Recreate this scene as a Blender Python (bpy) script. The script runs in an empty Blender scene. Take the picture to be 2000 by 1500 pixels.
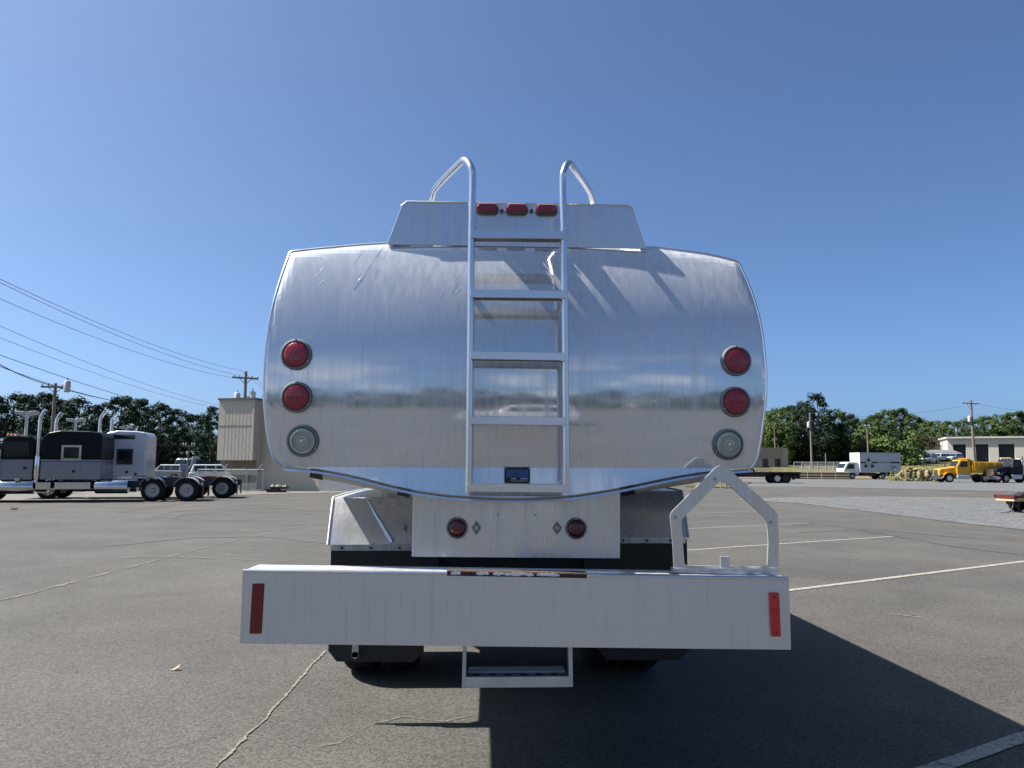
import bpy, bmesh, math, random
from mathutils import Vector, Matrix, noise as mnoise
from mathutils.geometry import delaunay_2d_cdt

R = math.radians
SC = bpy.context.scene
COL = SC.collection
random.seed(7)

# ------------------------------------------------------------------ camera
CAM = Vector((-0.142, -3.45, 1.45))
YAW, PITCH, ROLL, FPX = R(2.1), math.atan(160 / 1500), 0.003, 1500.0
_f = Vector((math.sin(YAW) * math.cos(PITCH), math.cos(YAW) * math.cos(PITCH), math.sin(PITCH)))
_r0 = Vector((math.cos(YAW), -math.sin(YAW), 0))
_u0 = _r0.cross(_f)
_r = _r0 * math.cos(ROLL) + _u0 * math.sin(ROLL)
_u = _u0 * math.cos(ROLL) - _r0 * math.sin(ROLL)
cam_data = bpy.data.cameras.new('camera')
cam_data.sensor_width = 36
cam_data.lens = FPX / 2000 * 36
cam_data.clip_start = 0.05
cam_data.clip_end = 5000
cam = bpy.data.objects.new('camera', cam_data)
COL.objects.link(cam)
M = Matrix(((_r.x, _u.x, -_f.x, CAM.x), (_r.y, _u.y, -_f.y, CAM.y), (_r.z, _u.z, -_f.z, CAM.z), (0, 0, 0, 1)))
cam.matrix_world = M
SC.camera = cam

# ------------------------------------------------------------------ sky, sun, exposure
SUN = Vector((-0.705, 0.10, 1.0)).normalized()
EL = math.asin(SUN.z)
AZ = math.atan2(SUN.x, SUN.y)
world = bpy.data.worlds.new('World')
SC.world = world
world.use_nodes = True
wn, wl = world.node_tree.nodes, world.node_tree.links
wn.clear()
w_out = wn.new('ShaderNodeOutputWorld')
w_bg = wn.new('ShaderNodeBackground')
w_bg.inputs['Strength'].default_value = 0.069
sky = wn.new('ShaderNodeTexSky')
sky.sky_type = 'NISHITA'
sky.sun_disc = False
sky.sun_elevation = EL
sky.sun_rotation = AZ
sky.altitude = 1000
sky.air_density = 0.55
sky.dust_density = 5.2
sky.ozone_density = 1.64
# low fair-weather clouds behind the photographer (they show mirrored in the tank)
w_tc = wn.new('ShaderNodeTexCoord')
w_sep = wn.new('ShaderNodeSeparateXYZ')
wl.new(w_tc.outputs['Generated'], w_sep.inputs[0])
w_map = wn.new('ShaderNodeMapping')
w_map.inputs['Scale'].default_value = (5.0, 5.0, 17.0)
wl.new(w_tc.outputs['Generated'], w_map.inputs[0])
w_no = wn.new('ShaderNodeTexNoise')
w_no.inputs['Scale'].default_value = 1.0
w_no.inputs['Detail'].default_value = 6.0
wl.new(w_map.outputs[0], w_no.inputs['Vector'])
w_cr = wn.new('ShaderNodeMapRange')
w_cr.inputs[1].default_value = 0.47
w_cr.inputs[2].default_value = 0.62
wl.new(w_no.outputs['Fac'], w_cr.inputs[0])
w_el = wn.new('ShaderNodeMapRange')          # fade out above ~16 degrees
w_el.inputs[1].default_value = 0.24
w_el.inputs[2].default_value = 0.08
wl.new(w_sep.outputs['Z'], w_el.inputs[0])
w_bk = wn.new('ShaderNodeMapRange')          # the clear half of the sky is the one in view
w_bk.inputs[1].default_value = 0.05
w_bk.inputs[2].default_value = -0.35
wl.new(w_sep.outputs['Y'], w_bk.inputs[0])
w_m1 = wn.new('ShaderNodeMath'); w_m1.operation = 'MULTIPLY'
w_m2 = wn.new('ShaderNodeMath'); w_m2.operation = 'MULTIPLY'
wl.new(w_cr.outputs[0], w_m1.inputs[0]); wl.new(w_el.outputs[0], w_m1.inputs[1])
wl.new(w_m1.outputs[0], w_m2.inputs[0]); wl.new(w_bk.outputs[0], w_m2.inputs[1])
w_mix = wn.new('ShaderNodeMix'); w_mix.data_type = 'RGBA'
w_mix.inputs['B'].default_value = (5.2, 5.5, 6.0, 1)
wl.new(w_m2.outputs[0], w_mix.inputs['Factor'])
w_tint = wn.new('ShaderNodeMix'); w_tint.data_type = 'RGBA'; w_tint.blend_type = 'MULTIPLY'
w_tint.inputs['Factor'].default_value = 1.0
w_tint.inputs['B'].default_value = (0.77, 1.0, 1.18, 1)
wl.new(sky.outputs[0], w_tint.inputs['A'])
wl.new(w_tint.outputs['Result'], w_mix.inputs['A'])
wl.new(w_mix.outputs['Result'], w_bg.inputs['Color'])
wl.new(w_bg.outputs[0], w_out.inputs['Surface'])

sun_d = bpy.data.lights.new('sun', 'SUN')
sun_d.energy = 5.0
sun_d.angle = R(0.5)
sun_d.color = (1.0, 0.95, 0.88)
sun_o = bpy.data.objects.new('sun', sun_d)
COL.objects.link(sun_o)
sun_o.rotation_euler = (-SUN).to_track_quat('-Z', 'Y').to_euler()
sun_o.location = (-20, 10, 30)

SC.view_settings.view_transform = 'Standard'
SC.view_settings.look = 'None'
SC.view_settings.exposure = 1.32
SC.view_settings.gamma = 1.0
SC.view_settings.use_curve_mapping = False
SC.render.engine = 'CYCLES'
SC.cycles.max_bounces = 6
SC.cycles.glossy_bounces = 4
SC.cycles.use_denoising = True
SC.cycles.caustics_reflective = False
SC.cycles.caustics_refractive = False


# ------------------------------------------------------------------ measuring helpers
def ss(a, b, t):
    t = max(0.0, min(1.0, (t - a) / (b - a)))
    return t * t * (3 - 2 * t)


def gz(x, y):
    """height of the lot: it falls a little away from the camera, and rises in a bank at the right"""
    z = -0.2 * ss(8, 28, y)
    rr = ss(18, 34, x)
    z += rr * (1.5 * ss(105, 116, y) + 1.4 * ss(116, 160, y))
    return z


def ray(px, py):
    return _f + _r * ((px - 1000) / FPX) + _u * ((750 - py) / FPX)


def P(px, py, Y):
    """point of the plane y = Y seen at photo pixel px, py"""
    d = ray(px, py)
    return CAM + d * ((Y - CAM.y) / d.y)


def G(px, py):
    """point of the ground seen at photo pixel px, py"""
    d = ray(px, py)
    z = 0.0
    p = CAM
    for _ in range(30):
        if d.z > -1e-4:
            break
        p = CAM + d * ((z - CAM.z) / d.z)
        z = gz(p.x, p.y)
    return Vector((p.x, p.y, z))


def scale_at(Y):
    return (Y - CAM.y) / FPX        # metres per photo pixel at plane y = Y


# ------------------------------------------------------------------ materials
MATS = {}


def _newmat(name):
    m = bpy.data.materials.new(name)
    m.use_nodes = True
    nt = m.node_tree
    return m, nt, nt.nodes, nt.links, nt.nodes['Principled BSDF']


def mat(name, col, rough=0.5, metal=0.0, var=0.12, scale=6.0, stretch=(1, 1, 1), bump=0.0, bscale=40.0,
        rvar=0.1, col2=None, rnd=0.0, coat=0.0, trans=0.0, spec=0.5):
    if name in MATS:
        return MATS[name]
    m, nt, n, l, b = _newmat(name)
    tc = n.new('ShaderNodeTexCoord')
    mp = n.new('ShaderNodeMapping')
    mp.inputs['Scale'].default_value = stretch
    l.new(tc.outputs['Object'], mp.inputs[0])
    no = n.new('ShaderNodeTexNoise')
    no.inputs['Scale'].default_value = scale
    no.inputs['Detail'].default_value = 5
    no.inputs['Roughness'].default_value = 0.62
    l.new(mp.outputs[0], no.inputs['Vector'])
    mr = n.new('ShaderNodeMapRange')
    mr.inputs[1].default_value = 0.3
    mr.inputs[2].default_value = 0.7
    l.new(no.outputs['Fac'], mr.inputs[0])
    mx = n.new('ShaderNodeMix')
    mx.data_type = 'RGBA'
    c1 = tuple(c * (1 - var) for c in col) + (1,)
    c2 = tuple(min(1, c * (1 + var)) for c in (col2 or col)) + (1,)
    mx.inputs['A'].default_value = c1
    mx.inputs['B'].default_value = c2
    l.new(mr.outputs[0], mx.inputs['Factor'])
    src = mx.outputs['Result']
    if rnd:
        oi = n.new('ShaderNodeObjectInfo')
        hs = n.new('ShaderNodeHueSaturation')
        r2 = n.new('ShaderNodeMapRange')
        r2.inputs[3].default_value = 1 - rnd
        r2.inputs[4].default_value = 1 + rnd
        l.new(oi.outputs['Random'], r2.inputs[0])
        l.new(r2.outputs[0], hs.inputs['Value'])
        l.new(src, hs.inputs['Color'])
        src = hs.outputs['Color']
    l.new(src, b.inputs['Base Color'])
    rr = n.new('ShaderNodeMapRange')
    rr.inputs[3].default_value = max(0.02, rough - rvar)
    rr.inputs[4].default_value = min(1, rough + rvar)
    l.new(no.outputs['Fac'], rr.inputs[0])
    l.new(rr.outputs[0], b.inputs['Roughness'])
    b.inputs['Metallic'].default_value = metal
    b.inputs['Coat Weight'].default_value = coat
    b.inputs['Specular IOR Level'].default_value = spec
    if trans:
        b.inputs['Transmission Weight'].default_value = trans
    if bump:
        n2 = n.new('ShaderNodeTexNoise')
        n2.inputs['Scale'].default_value = bscale
        n2.inputs['Detail'].default_value = 4
        l.new(mp.outputs[0], n2.inputs['Vector'])
        bp = n.new('ShaderNodeBump')
        bp.inputs['Strength'].default_value = bump
        bp.inputs['Distance'].default_value = 0.02
        l.new(n2.outputs['Fac'], bp.inputs['Height'])
        l.new(bp.outputs[0], b.inputs['Normal'])
    MATS[name] = m
    return m


def metal_streak(name, base, rough, chalk, chalk_col, streak=(34, 34, 0.7), wav=0.0, wscale=1.1, rvar=0.1):
    """weathered aluminium: a mirror-ish metal with chalky vertical rain streaks and faint waviness"""
    m, nt, n, l, b = _newmat(name)
    out = n['Material Output']
    tc = n.new('ShaderNodeTexCoord')
    mp = n.new('ShaderNodeMapping')
    mp.inputs['Scale'].default_value = streak
    l.new(tc.outputs['Object'], mp.inputs[0])
    s1 = n.new('ShaderNodeTexNoise')
    s1.inputs['Scale'].default_value = 1.0
    s1.inputs['Detail'].default_value = 7
    s1.inputs['Roughness'].default_value = 0.66
    s1.inputs['Distortion'].default_value = 0.25
    l.new(mp.outputs[0], s1.inputs['Vector'])
    mp2 = n.new('ShaderNodeMapping')
    mp2.inputs['Scale'].default_value = (2.6, 2.6, 1.3)
    l.new(tc.outputs['Object'], mp2.inputs[0])
    s2 = n.new('ShaderNodeTexNoise')
    s2.inputs['Scale'].default_value = 1.0
    s2.inputs['Detail'].default_value = 5
    l.new(mp2.outputs[0], s2.inputs['Vector'])
    st = n.new('ShaderNodeMapRange')
    st.inputs[1].default_value = 0.33
    st.inputs[2].default_value = 0.72
    l.new(s1.outputs['Fac'], st.inputs[0])
    mul = n.new('ShaderNodeMath'); mul.operation = 'MULTIPLY'
    l.new(st.outputs[0], mul.inputs[0])
    l.new(s2.outputs['Fac'], mul.inputs[1])
    fac = n.new('ShaderNodeMapRange')
    fac.inputs[1].default_value = 0.05
    fac.inputs[2].default_value = 0.5
    fac.inputs[3].default_value = chalk[0]
    fac.inputs[4].default_value = chalk[1]
    l.new(mul.outputs[0], fac.inputs[0])
    mp3 = n.new('ShaderNodeMapping'); mp3.inputs['Scale'].default_value = (streak[0] * 2.7, streak[1] * 2.7, streak[2] * 2.2 + 0.8)
    l.new(tc.outputs['Object'], mp3.inputs[0])
    s3 = n.new('ShaderNodeTexNoise'); s3.inputs['Scale'].default_value = 1.0; s3.inputs['Detail'].default_value = 3; s3.inputs['Distortion'].default_value = 0.4
    l.new(mp3.outputs[0], s3.inputs['Vector'])
    dr = n.new('ShaderNodeMapRange'); dr.inputs[1].default_value = 0.28; dr.inputs[2].default_value = 0.42
    dr.inputs[3].default_value = 0.88; dr.inputs[4].default_value = 1.0
    l.new(s3.outputs['Fac'], dr.inputs[0])
    dc = n.new('ShaderNodeVectorMath'); dc.operation = 'SCALE'; dc.inputs[0].default_value = chalk_col
    l.new(dr.outputs[0], dc.inputs['Scale'])
    bc = n.new('ShaderNodeVectorMath'); bc.operation = 'SCALE'; bc.inputs[0].default_value = base
    l.new(dr.outputs[0], bc.inputs['Scale'])
    l.new(bc.outputs[0], b.inputs['Base Color'])
    b.inputs['Metallic'].default_value = 1
    rr = n.new('ShaderNodeMapRange')
    rr.inputs[1].default_value = 0.2
    rr.inputs[2].default_value = 0.8
    rr.inputs[3].default_value = max(0.03, rough - rvar)
    rr.inputs[4].default_value = rough + rvar
    l.new(s1.outputs['Fac'], rr.inputs[0])
    l.new(rr.outputs[0], b.inputs['Roughness'])
    df = n.new('ShaderNodeBsdfDiffuse')
    l.new(dc.outputs[0], df.inputs['Color'])
    if wav:
        w = n.new('ShaderNodeTexNoise')
        w.inputs['Scale'].default_value = wscale
        w.inputs['Detail'].default_value = 1.5
        l.new(tc.outputs['Object'], w.inputs['Vector'])
        bp = n.new('ShaderNodeBump')
        bp.inputs['Strength'].default_value = wav
        bp.inputs['Distance'].default_value = 0.05
        l.new(w.outputs['Fac'], bp.inputs['Height'])
        l.new(bp.outputs[0], b.inputs['Normal'])
    mx = n.new('ShaderNodeMixShader')
    l.new(fac.outputs[0], mx.inputs[0])
    l.new(b.outputs[0], mx.inputs[1])
    l.new(df.outputs[0], mx.inputs[2])
    l.new(mx.outputs[0], out.inputs['Surface'])
    MATS[name] = m
    return m


def ground_mat(name, cols, fine, patch, speck, rough=0.9, bump=0.5, bscale=220, pebble=0.0):
    """mottled pavement: cols = (dark, mid, light)"""
    m, nt, n, l, b = _newmat(name)
    tc = n.new('ShaderNodeTexCoord')
    a = n.new('ShaderNodeTexNoise'); a.inputs['Scale'].default_value = patch; a.inputs['Detail'].default_value = 6
    mp = n.new('ShaderNodeMapping'); mp.inputs['Scale'].default_value = (1.0, 0.35, 1)
    l.new(tc.outputs['Object'], mp.inputs[0]); l.new(mp.outputs[0], a.inputs['Vector'])
    f = n.new('ShaderNodeTexNoise'); f.inputs['Scale'].default_value = fine; f.inputs['Detail'].default_value = 8
    f.inputs['Roughness'].default_value = 0.8
    l.new(tc.outputs['Object'], f.inputs['Vector'])
    v = n.new('ShaderNodeTexVoronoi'); v.inputs['Scale'].default_value = speck
    l.new(tc.outputs['Object'], v.inputs['Vector'])
    bw = n.new('ShaderNodeRGBToBW'); l.new(v.outputs['Color'], bw.inputs[0])
    ra = n.new('ShaderNodeMapRange'); ra.inputs[1].default_value = 0.3; ra.inputs[2].default_value = 0.7
    l.new(a.outputs['Fac'], ra.inputs[0])
    m1 = n.new('ShaderNodeMix'); m1.data_type = 'RGBA'
    m1.inputs['A'].default_value = (*cols[0], 1); m1.inputs['B'].default_value = (*cols[1], 1)
    l.new(ra.outputs[0], m1.inputs['Factor'])
    rf = n.new('ShaderNodeMapRange'); rf.inputs[1].default_value = 0.35; rf.inputs[2].default_value = 0.75
    l.new(f.outputs['Fac'], rf.inputs[0])
    m2 = n.new('ShaderNodeMix'); m2.data_type = 'RGBA'
    l.new(rf.outputs[0], m2.inputs['Factor'])
    l.new(m1.outputs['Result'], m2.inputs['A']); m2.inputs['B'].default_value = (*cols[2], 1)
    m3 = n.new('ShaderNodeMix'); m3.data_type = 'RGBA'; m3.blend_type = 'MULTIPLY'
    m3.inputs['Factor'].default_value = 1
    rv = n.new('ShaderNodeMapRange'); rv.inputs[3].default_value = 0.5; rv.inputs[4].default_value = 1.5
    l.new(bw.outputs[0], rv.inputs[0])
    cc = n.new('ShaderNodeCombineColor')
    for i in range(3):
        l.new(rv.outputs[0], cc.inputs[i])
    l.new(m2.outputs['Result'], m3.inputs['A']); l.new(cc.outputs[0], m3.inputs['B'])
    # old stains and patches of wear
    sn = n.new('ShaderNodeTexNoise'); sn.inputs['Scale'].default_value = patch * 3.1; sn.inputs['Detail'].default_value = 9
    sn.inputs['Roughness'].default_value = 0.68; sn.inputs['Distortion'].default_value = 0.6
    l.new(tc.outputs['Object'], sn.inputs['Vector'])
    sr = n.new('ShaderNodeMapRange'); sr.inputs[1].default_value = 0.36; sr.inputs[2].default_value = 0.62
    sr.inputs[3].default_value = 0.80; sr.inputs[4].default_value = 1.10
    l.new(sn.outputs['Fac'], sr.inputs[0])
    vm = n.new('ShaderNodeVectorMath'); vm.operation = 'SCALE'
    l.new(m3.outputs['Result'], vm.inputs[0]); l.new(sr.outputs[0], vm.inputs['Scale'])
    l.new(vm.outputs[0], b.inputs['Base Color'])
    b.inputs['Roughness'].default_value = rough
    b.inputs['Specular IOR Level'].default_value = 0.25
    n2 = n.new('ShaderNodeTexNoise'); n2.inputs['Scale'].default_value = bscale; n2.inputs['Detail'].default_value = 4
    l.new(tc.outputs['Object'], n2.inputs['Vector'])
    bp = n.new('ShaderNodeBump'); bp.inputs['Strength'].default_value = bump; bp.inputs['Distance'].default_value = 0.006 + pebble
    l.new(n2.outputs['Fac'], bp.inputs['Height']); l.new(bp.outputs[0], b.inputs['Normal'])
    MATS[name] = m
    return m


def worn_paint(name, col, under, cover=0.5, scale=26):
    """paint worn through to what is under it"""
    m, nt, n, l, b = _newmat(name)
    tc = n.new('ShaderNodeTexCoord')
    no = n.new('ShaderNodeTexNoise'); no.inputs['Scale'].default_value = scale; no.inputs['Detail'].default_value = 9
    no.inputs['Roughness'].default_value = 0.75
    l.new(tc.outputs['Object'], no.inputs['Vector'])
    mr = n.new('ShaderNodeMapRange'); mr.inputs[1].default_value = cover - 0.06; mr.inputs[2].default_value = cover + 0.06
    l.new(no.outputs['Fac'], mr.inputs[0])
    mx = n.new('ShaderNodeMix'); mx.data_type = 'RGBA'
    mx.inputs['A'].default_value = (*col, 1); mx.inputs['B'].default_value = (*under, 1)
    l.new(mr.outputs[0], mx.inputs['Factor'])
    l.new(mx.outputs['Result'], b.inputs['Base Color'])
    b.inputs['Roughness'].default_value = 0.85
    b.inputs['Specular IOR Level'].default_value = 0.25
    MATS[name] = m
    return m


HEADM = metal_streak('tank aluminium', (0.70, 0.71, 0.73), 0.062, (0.40, 0.66), (0.63, 0.65, 0.69), wav=0.035, rvar=0.05)
PLATEM = metal_streak('plate aluminium', (0.66, 0.67, 0.69), 0.22, (0.25, 0.5), (0.60, 0.615, 0.65), streak=(22, 22, 1.2), wav=0.03, wscale=3)
BUMPM = metal_streak('bumper aluminium', (0.64, 0.65, 0.67), 0.34, (0.25, 0.52), (0.57, 0.585, 0.615), streak=(26, 26, 1.0), rvar=0.07)
FENDM = metal_streak('fender aluminium', (0.68, 0.69, 0.71), 0.25, (0.30, 0.40), (0.56, 0.57, 0.59), streak=(14, 14, 2), wav=0.05, wscale=2)
RAILM = mat('ladder aluminium', (0.62, 0.63, 0.65), 0.26, 1, 0.04, 5, rvar=0.05)
BLACK = mat('black steel', (0.012, 0.012, 0.014), 0.55, 0, 0.3, 9)
RUBBER = mat('tyre rubber', (0.009, 0.009, 0.010), 0.85, 0, 0.3, 14, bump=0.2, spec=0.3)
FLAPM = mat('mudflap rubber', (0.007, 0.008, 0.010), 0.6, 0, 0.35, 5)
CHROME = mat('chrome', (0.58, 0.59, 0.61), 0.12, 1, 0.03, 6, rvar=0.04)
WHEELM = mat('wheel aluminium', (0.30, 0.31, 0.33), 0.3, 1, 0.08, 9)
WHITEST = mat('white steel', (0.72, 0.73, 0.74), 0.45, 0, 0.05, 5)
REDLENS = mat('red lens', (0.25, 0.004, 0.02), 0.22, 0, 0.14, 60, bump=0.25, bscale=160, coat=0.5)
REDDARK = mat('dark red tape', (0.17, 0.006, 0.009), 0.42, 0, 0.1, 90, bump=0.15, bscale=300)
REDREF = mat('red reflector', (0.55, 0.012, 0.012), 0.25, 0, 0.1, 120, bump=0.25, bscale=260, coat=0.4)
GASKET = mat('grey gasket', (0.15, 0.175, 0.175), 0.6, 0, 0.15, 30)
CLEAR = mat('clear lamp lens', (0.40, 0.425, 0.375), 0.25, 0, 0.12, 70, bump=0.3, bscale=120, coat=0.6)
CLEARC = mat('clear lamp centre', (0.55, 0.56, 0.52), 0.15, 0.5, 0.2, 50)
AMBER = mat('amber lens', (0.8, 0.22, 0.02), 0.3, 0, 0.1, 40)
TUBEM = mat('hose tube', (0.56, 0.54, 0.50), 0.5, 0, 0.12, 6, stretch=(1, 4, 4))
RUST = mat('rust brown', (0.045, 0.028, 0.02), 0.9, 0, 0.4, 40, bump=0.4, bscale=60)
CHIP = worn_paint('chipped edge', (0.75, 0.76, 0.78), (0.045, 0.03, 0.024), 0.46, 9)
BLUEP = mat('blue plate', (0.03, 0.085, 0.22), 0.4, 0.3, 0.3, 40)
DGLASS = mat('dark glass', (0.012, 0.016, 0.02), 0.06, 0, 0.2, 3, rvar=0.03, spec=0.7)
SILVER = mat('silver paint', (0.21, 0.22, 0.25), 0.3, 0.3, 0.05, 3, coat=0.3)
NAVY = mat('black paint', (0.004, 0.005, 0.009), 0.4, 0, 0.1, 3, spec=0.15)
WHITEP = mat('white paint', (0.6, 0.605, 0.61), 0.3, 0, 0.04, 3, coat=0.3)
YELLOW = mat('yellow paint', (0.52, 0.27, 0.008), 0.32, 0, 0.08, 4, coat=0.3)
GREYP = mat('grey paint', (0.36, 0.37, 0.39), 0.45, 0.2, 0.1, 4)
REDP = mat('red oxide paint', (0.085, 0.014, 0.012), 0.55, 0, 0.3, 12)
WOOD = mat('pole wood', (0.16, 0.135, 0.115), 0.85, 0, 0.3, 5, stretch=(6, 6, 0.6), bump=0.3)
PALEWOOD = mat('deck boards', (0.52, 0.38, 0.2), 0.8, 0, 0.2, 6, stretch=(0.5, 6, 6))
CABLE = mat('cable', (0.03, 0.035, 0.045), 0.6)
GALV = mat('galvanised steel', (0.45, 0.47, 0.48), 0.45, 0.6, 0.15, 8)

# ------------------------------------------------------------------ object helpers


def tag(o, label=None, cat=None, group=None, kind=None):
    if label: o['label'] = label
    if cat: o['category'] = cat
    if group: o['group'] = group
    if kind: o['kind'] = kind
    return o


def thing(name, label, cat, loc=(0, 0, 0), rz=0.0, group=None, sc=1.0):
    o = bpy.data.objects.new(name, None)
    o.empty_display_size = 0.2
    COL.objects.link(o)
    o.location = loc
    o.rotation_euler = (0, 0, rz)
    o.scale = (sc, sc, sc)
    return tag(o, label, cat, group)


def copy_tree(o, parent=None):
    c = o.copy()
    COL.objects.link(c)
    c.parent = parent
    for ch in list(o.children):
        copy_tree(ch, c)
    return c


class MB:
    def __init__(self):
        self.v, self.f = [], []

    def add(self, vs, fs):
        k = len(self.v)
        self.v += [tuple(p) for p in vs]
        self.f += [tuple(i + k for i in f) for f in fs]
        return self

    def box(self, x0, x1, y0, y1, z0, z1):
        return self.add([(x0, y0, z0), (x1, y0, z0), (x1, y1, z0), (x0, y1, z0), (x0, y0, z1), (x1, y0, z1), (x1, y1, z1), (x0, y1, z1)],
                        [(3, 2, 1, 0), (4, 5, 6, 7), (0, 1, 5, 4), (1, 2, 6, 5), (2, 3, 7, 6), (3, 0, 4, 7)])

    def hexa(self, a, b):
        """two quads a and b (each 4 points, same order) joined into a solid"""
        return self.add(list(a) + list(b), [(0, 1, 2, 3), (7, 6, 5, 4), (4, 5, 1, 0), (5, 6, 2, 1), (6, 7, 3, 2), (7, 4, 0, 3)])

    def loft(self, ra, rb, caps=True):
        n = len(ra)
        fs = [(i, (i + 1) % n, n + (i + 1) % n, n + i) for i in range(n)]
        if caps:
            fs += [tuple(range(n - 1, -1, -1)), tuple(range(n, 2 * n))]
        return self.add(list(ra) + list(rb), fs)

    def prism(self, poly, axis, a, b):
        def pt(p, t):
            return (t, p[0], p[1]) if axis == 'x' else (p[0], t, p[1]) if axis == 'y' else (p[0], p[1], t)
        return self.loft([pt(p, a) for p in poly], [pt(p, b) for p in poly])

    def tube(self, pts, r, n=10, caps=True):
        pts = [Vector(p) for p in pts]
        rs = r if isinstance(r, (list, tuple)) else [r] * len(pts)
        rings = []
        t0 = (pts[1] - pts[0]).normalized()
        up = Vector((0, 0, 1)) if abs(t0.z) < 0.9 else Vector((0, 1, 0))
        s = t0.cross(up).normalized()
        for i, p in enumerate(pts):
            if i == 0: t = t0
            elif i == len(pts) - 1: t = (pts[i] - pts[i - 1]).normalized()
            else: t = ((pts[i + 1] - p).normalized() + (p - pts[i - 1]).normalized()).normalized()
            s = (s - t * s.dot(t)).normalized()
            w = t.cross(s)
            rings.append([p + (s * math.cos(2 * math.pi * k / n) + w * math.sin(2 * math.pi * k / n)) * rs[i] for k in range(n)])
        vs = [q for ring in rings for q in ring]
        fs = []
        for i in range(len(rings) - 1):
            for k in range(n):
                fs.append((i * n + k, i * n + (k + 1) % n, (i + 1) * n + (k + 1) % n, (i + 1) * n + k))
        if caps:
            fs.append(tuple(range(n - 1, -1, -1)))
            fs.append(tuple((len(rings) - 1) * n + k for k in range(n)))
        return self.add(vs, fs)

    def lathe(self, prof, c, axis='y', n=24, close=False):
        """prof = [(radius, along)]"""
        c = Vector(c)
        vs, fs = [], []
        for (r, t) in prof:
            for k in range(n):
                a = 2 * math.pi * k / n
                u, w = r * math.cos(a), r * math.sin(a)
                d = {'y': Vector((u, t, w)), 'x': Vector((t, u, w)), 'z': Vector((u, w, t))}[axis]
                vs.append(c + d)
        m = len(prof)
        for i in range(m - 1 + (1 if close else 0)):
            j = (i + 1) % m
            for k in range(n):
                fs.append((i * n + k, i * n + (k + 1) % n, j * n + (k + 1) % n, j * n + k))
        if not close:
            if prof[0][0] > 1e-5: fs.append(tuple(range(n)))
            if prof[-1][0] > 1e-5: fs.append(tuple((m - 1) * n + k for k in range(n)))
        return self.add(vs, fs)

    def sweep(self, pts, sect):
        """rectangular / any section: sect(p, i) gives ring of points"""
        rings = [sect(p, i) for i, p in enumerate(pts)]
        n = len(rings[0])
        vs = [q for r in rings for q in r]
        fs = []
        for i in range(len(rings) - 1):
            for k in range(n):
                fs.append((i * n + k, i * n + (k + 1) % n, (i + 1) * n + (k + 1) % n, (i + 1) * n + k))
        fs.append(tuple(range(n - 1, -1, -1)))
        fs.append(tuple((len(rings) - 1) * n + k for k in range(n)))
        return self.add(vs, fs)

    def build(self, name, m, parent=None, bevel=0.0, smooth=False, org=None, seg=2):
        me = bpy.data.meshes.new(name)
        v = self.v if org is None else [(p[0] - org[0], p[1] - org[1], p[2] - org[2]) for p in self.v]
        me.from_pydata(v, [], self.f)
        bm = bmesh.new()
        bm.from_mesh(me)
        bmesh.ops.recalc_face_normals(bm, faces=bm.faces)
        bm.to_mesh(me)
        bm.free()
        me.materials.append(m)
        o = bpy.data.objects.new(name, me)
        COL.objects.link(o)
        if parent is not None:
            o.parent = parent
        if org is not None:
            o.location = org
        if smooth:
            for p in me.polygons:
                p.use_smooth = True
            try:
                me.set_sharp_from_angle(angle=R(38))
            except Exception:
                pass
        if bevel:
            bv = o.modifiers.new('bevel', 'BEVEL')
            bv.width = bevel
            bv.segments = seg
            bv.limit_method = 'ANGLE'
            bv.angle_limit = R(40)
        return o


def sheet(name, poly, step, dz, m, kind='structure', parent=None, hfun=gz):
    """ground sheet following the lie of the land: outline poly = [(x, y)]"""
    xs = [p[0] for p in poly]; ys = [p[1] for p in poly]
    pts, n0 = [], len(poly)
    # refine the outline
    edge = []
    for i in range(n0):
        a, b = Vector(poly[i]), Vector(poly[(i + 1) % n0])
        k = max(1, int((b - a).length / step))
        for j in range(k):
            edge.append(a + (b - a) * j / k)
    pts = list(edge)
    ne = len(edge)

    def inside(x, y):
        c = False
        for i in range(n0):
            x1, y1 = poly[i]; x2, y2 = poly[(i + 1) % n0]
            if (y1 > y) != (y2 > y) and x < (x2 - x1) * (y - y1) / (y2 - y1) + x1:
                c = not c
        return c
    nx, ny = int((max(xs) - min(xs)) / step), int((max(ys) - min(ys)) / step)
    for i in range(1, nx + 1):
        for j in range(1, ny + 1):
            x, y = min(xs) + i * step, min(ys) + j * step
            if inside(x, y):
                pts.append(Vector((x, y)))
    r = delaunay_2d_cdt(pts, [(i, (i + 1) % ne) for i in range(ne)], [list(range(ne))], 1, 1e-5)
    vs = [(p.x, p.y, hfun(p.x, p.y) + dz) for p in r[0]]
    mb = MB().add(vs, r[2])
    o = mb.build(name, m, parent)
    for p in o.data.polygons:
        p.use_smooth = True
    if o.data.polygons and o.data.polygons[0].normal.z < 0:
        o.data.flip_normals()
    if kind:
        o['kind'] = kind
    return o


def arc(c, r, a0, a1, n):
    return [(c[0] + r * math.cos(R(a0 + (a1 - a0) * i / n)), c[1] + r * math.sin(R(a0 + (a1 - a0) * i / n))) for i in range(n + 1)]


def smooth_path(pts, k=6):
    """Catmull-Rom through the points"""
    pts = [Vector(p) for p in pts]
    out = []
    for i in range(len(pts) - 1):
        p0, p1, p2, p3 = pts[max(i - 1, 0)], pts[i], pts[i + 1], pts[min(i + 2, len(pts) - 1)]
        for j in range(k):
            t = j / k
            out.append(0.5 * ((2 * p1) + (p2 - p0) * t + (2 * p0 - 5 * p1 + 4 * p2 - p3) * t * t + (3 * p1 - p0 - 3 * p2 + p3) * t ** 3))
    out.append(pts[-1])
    return out


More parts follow.
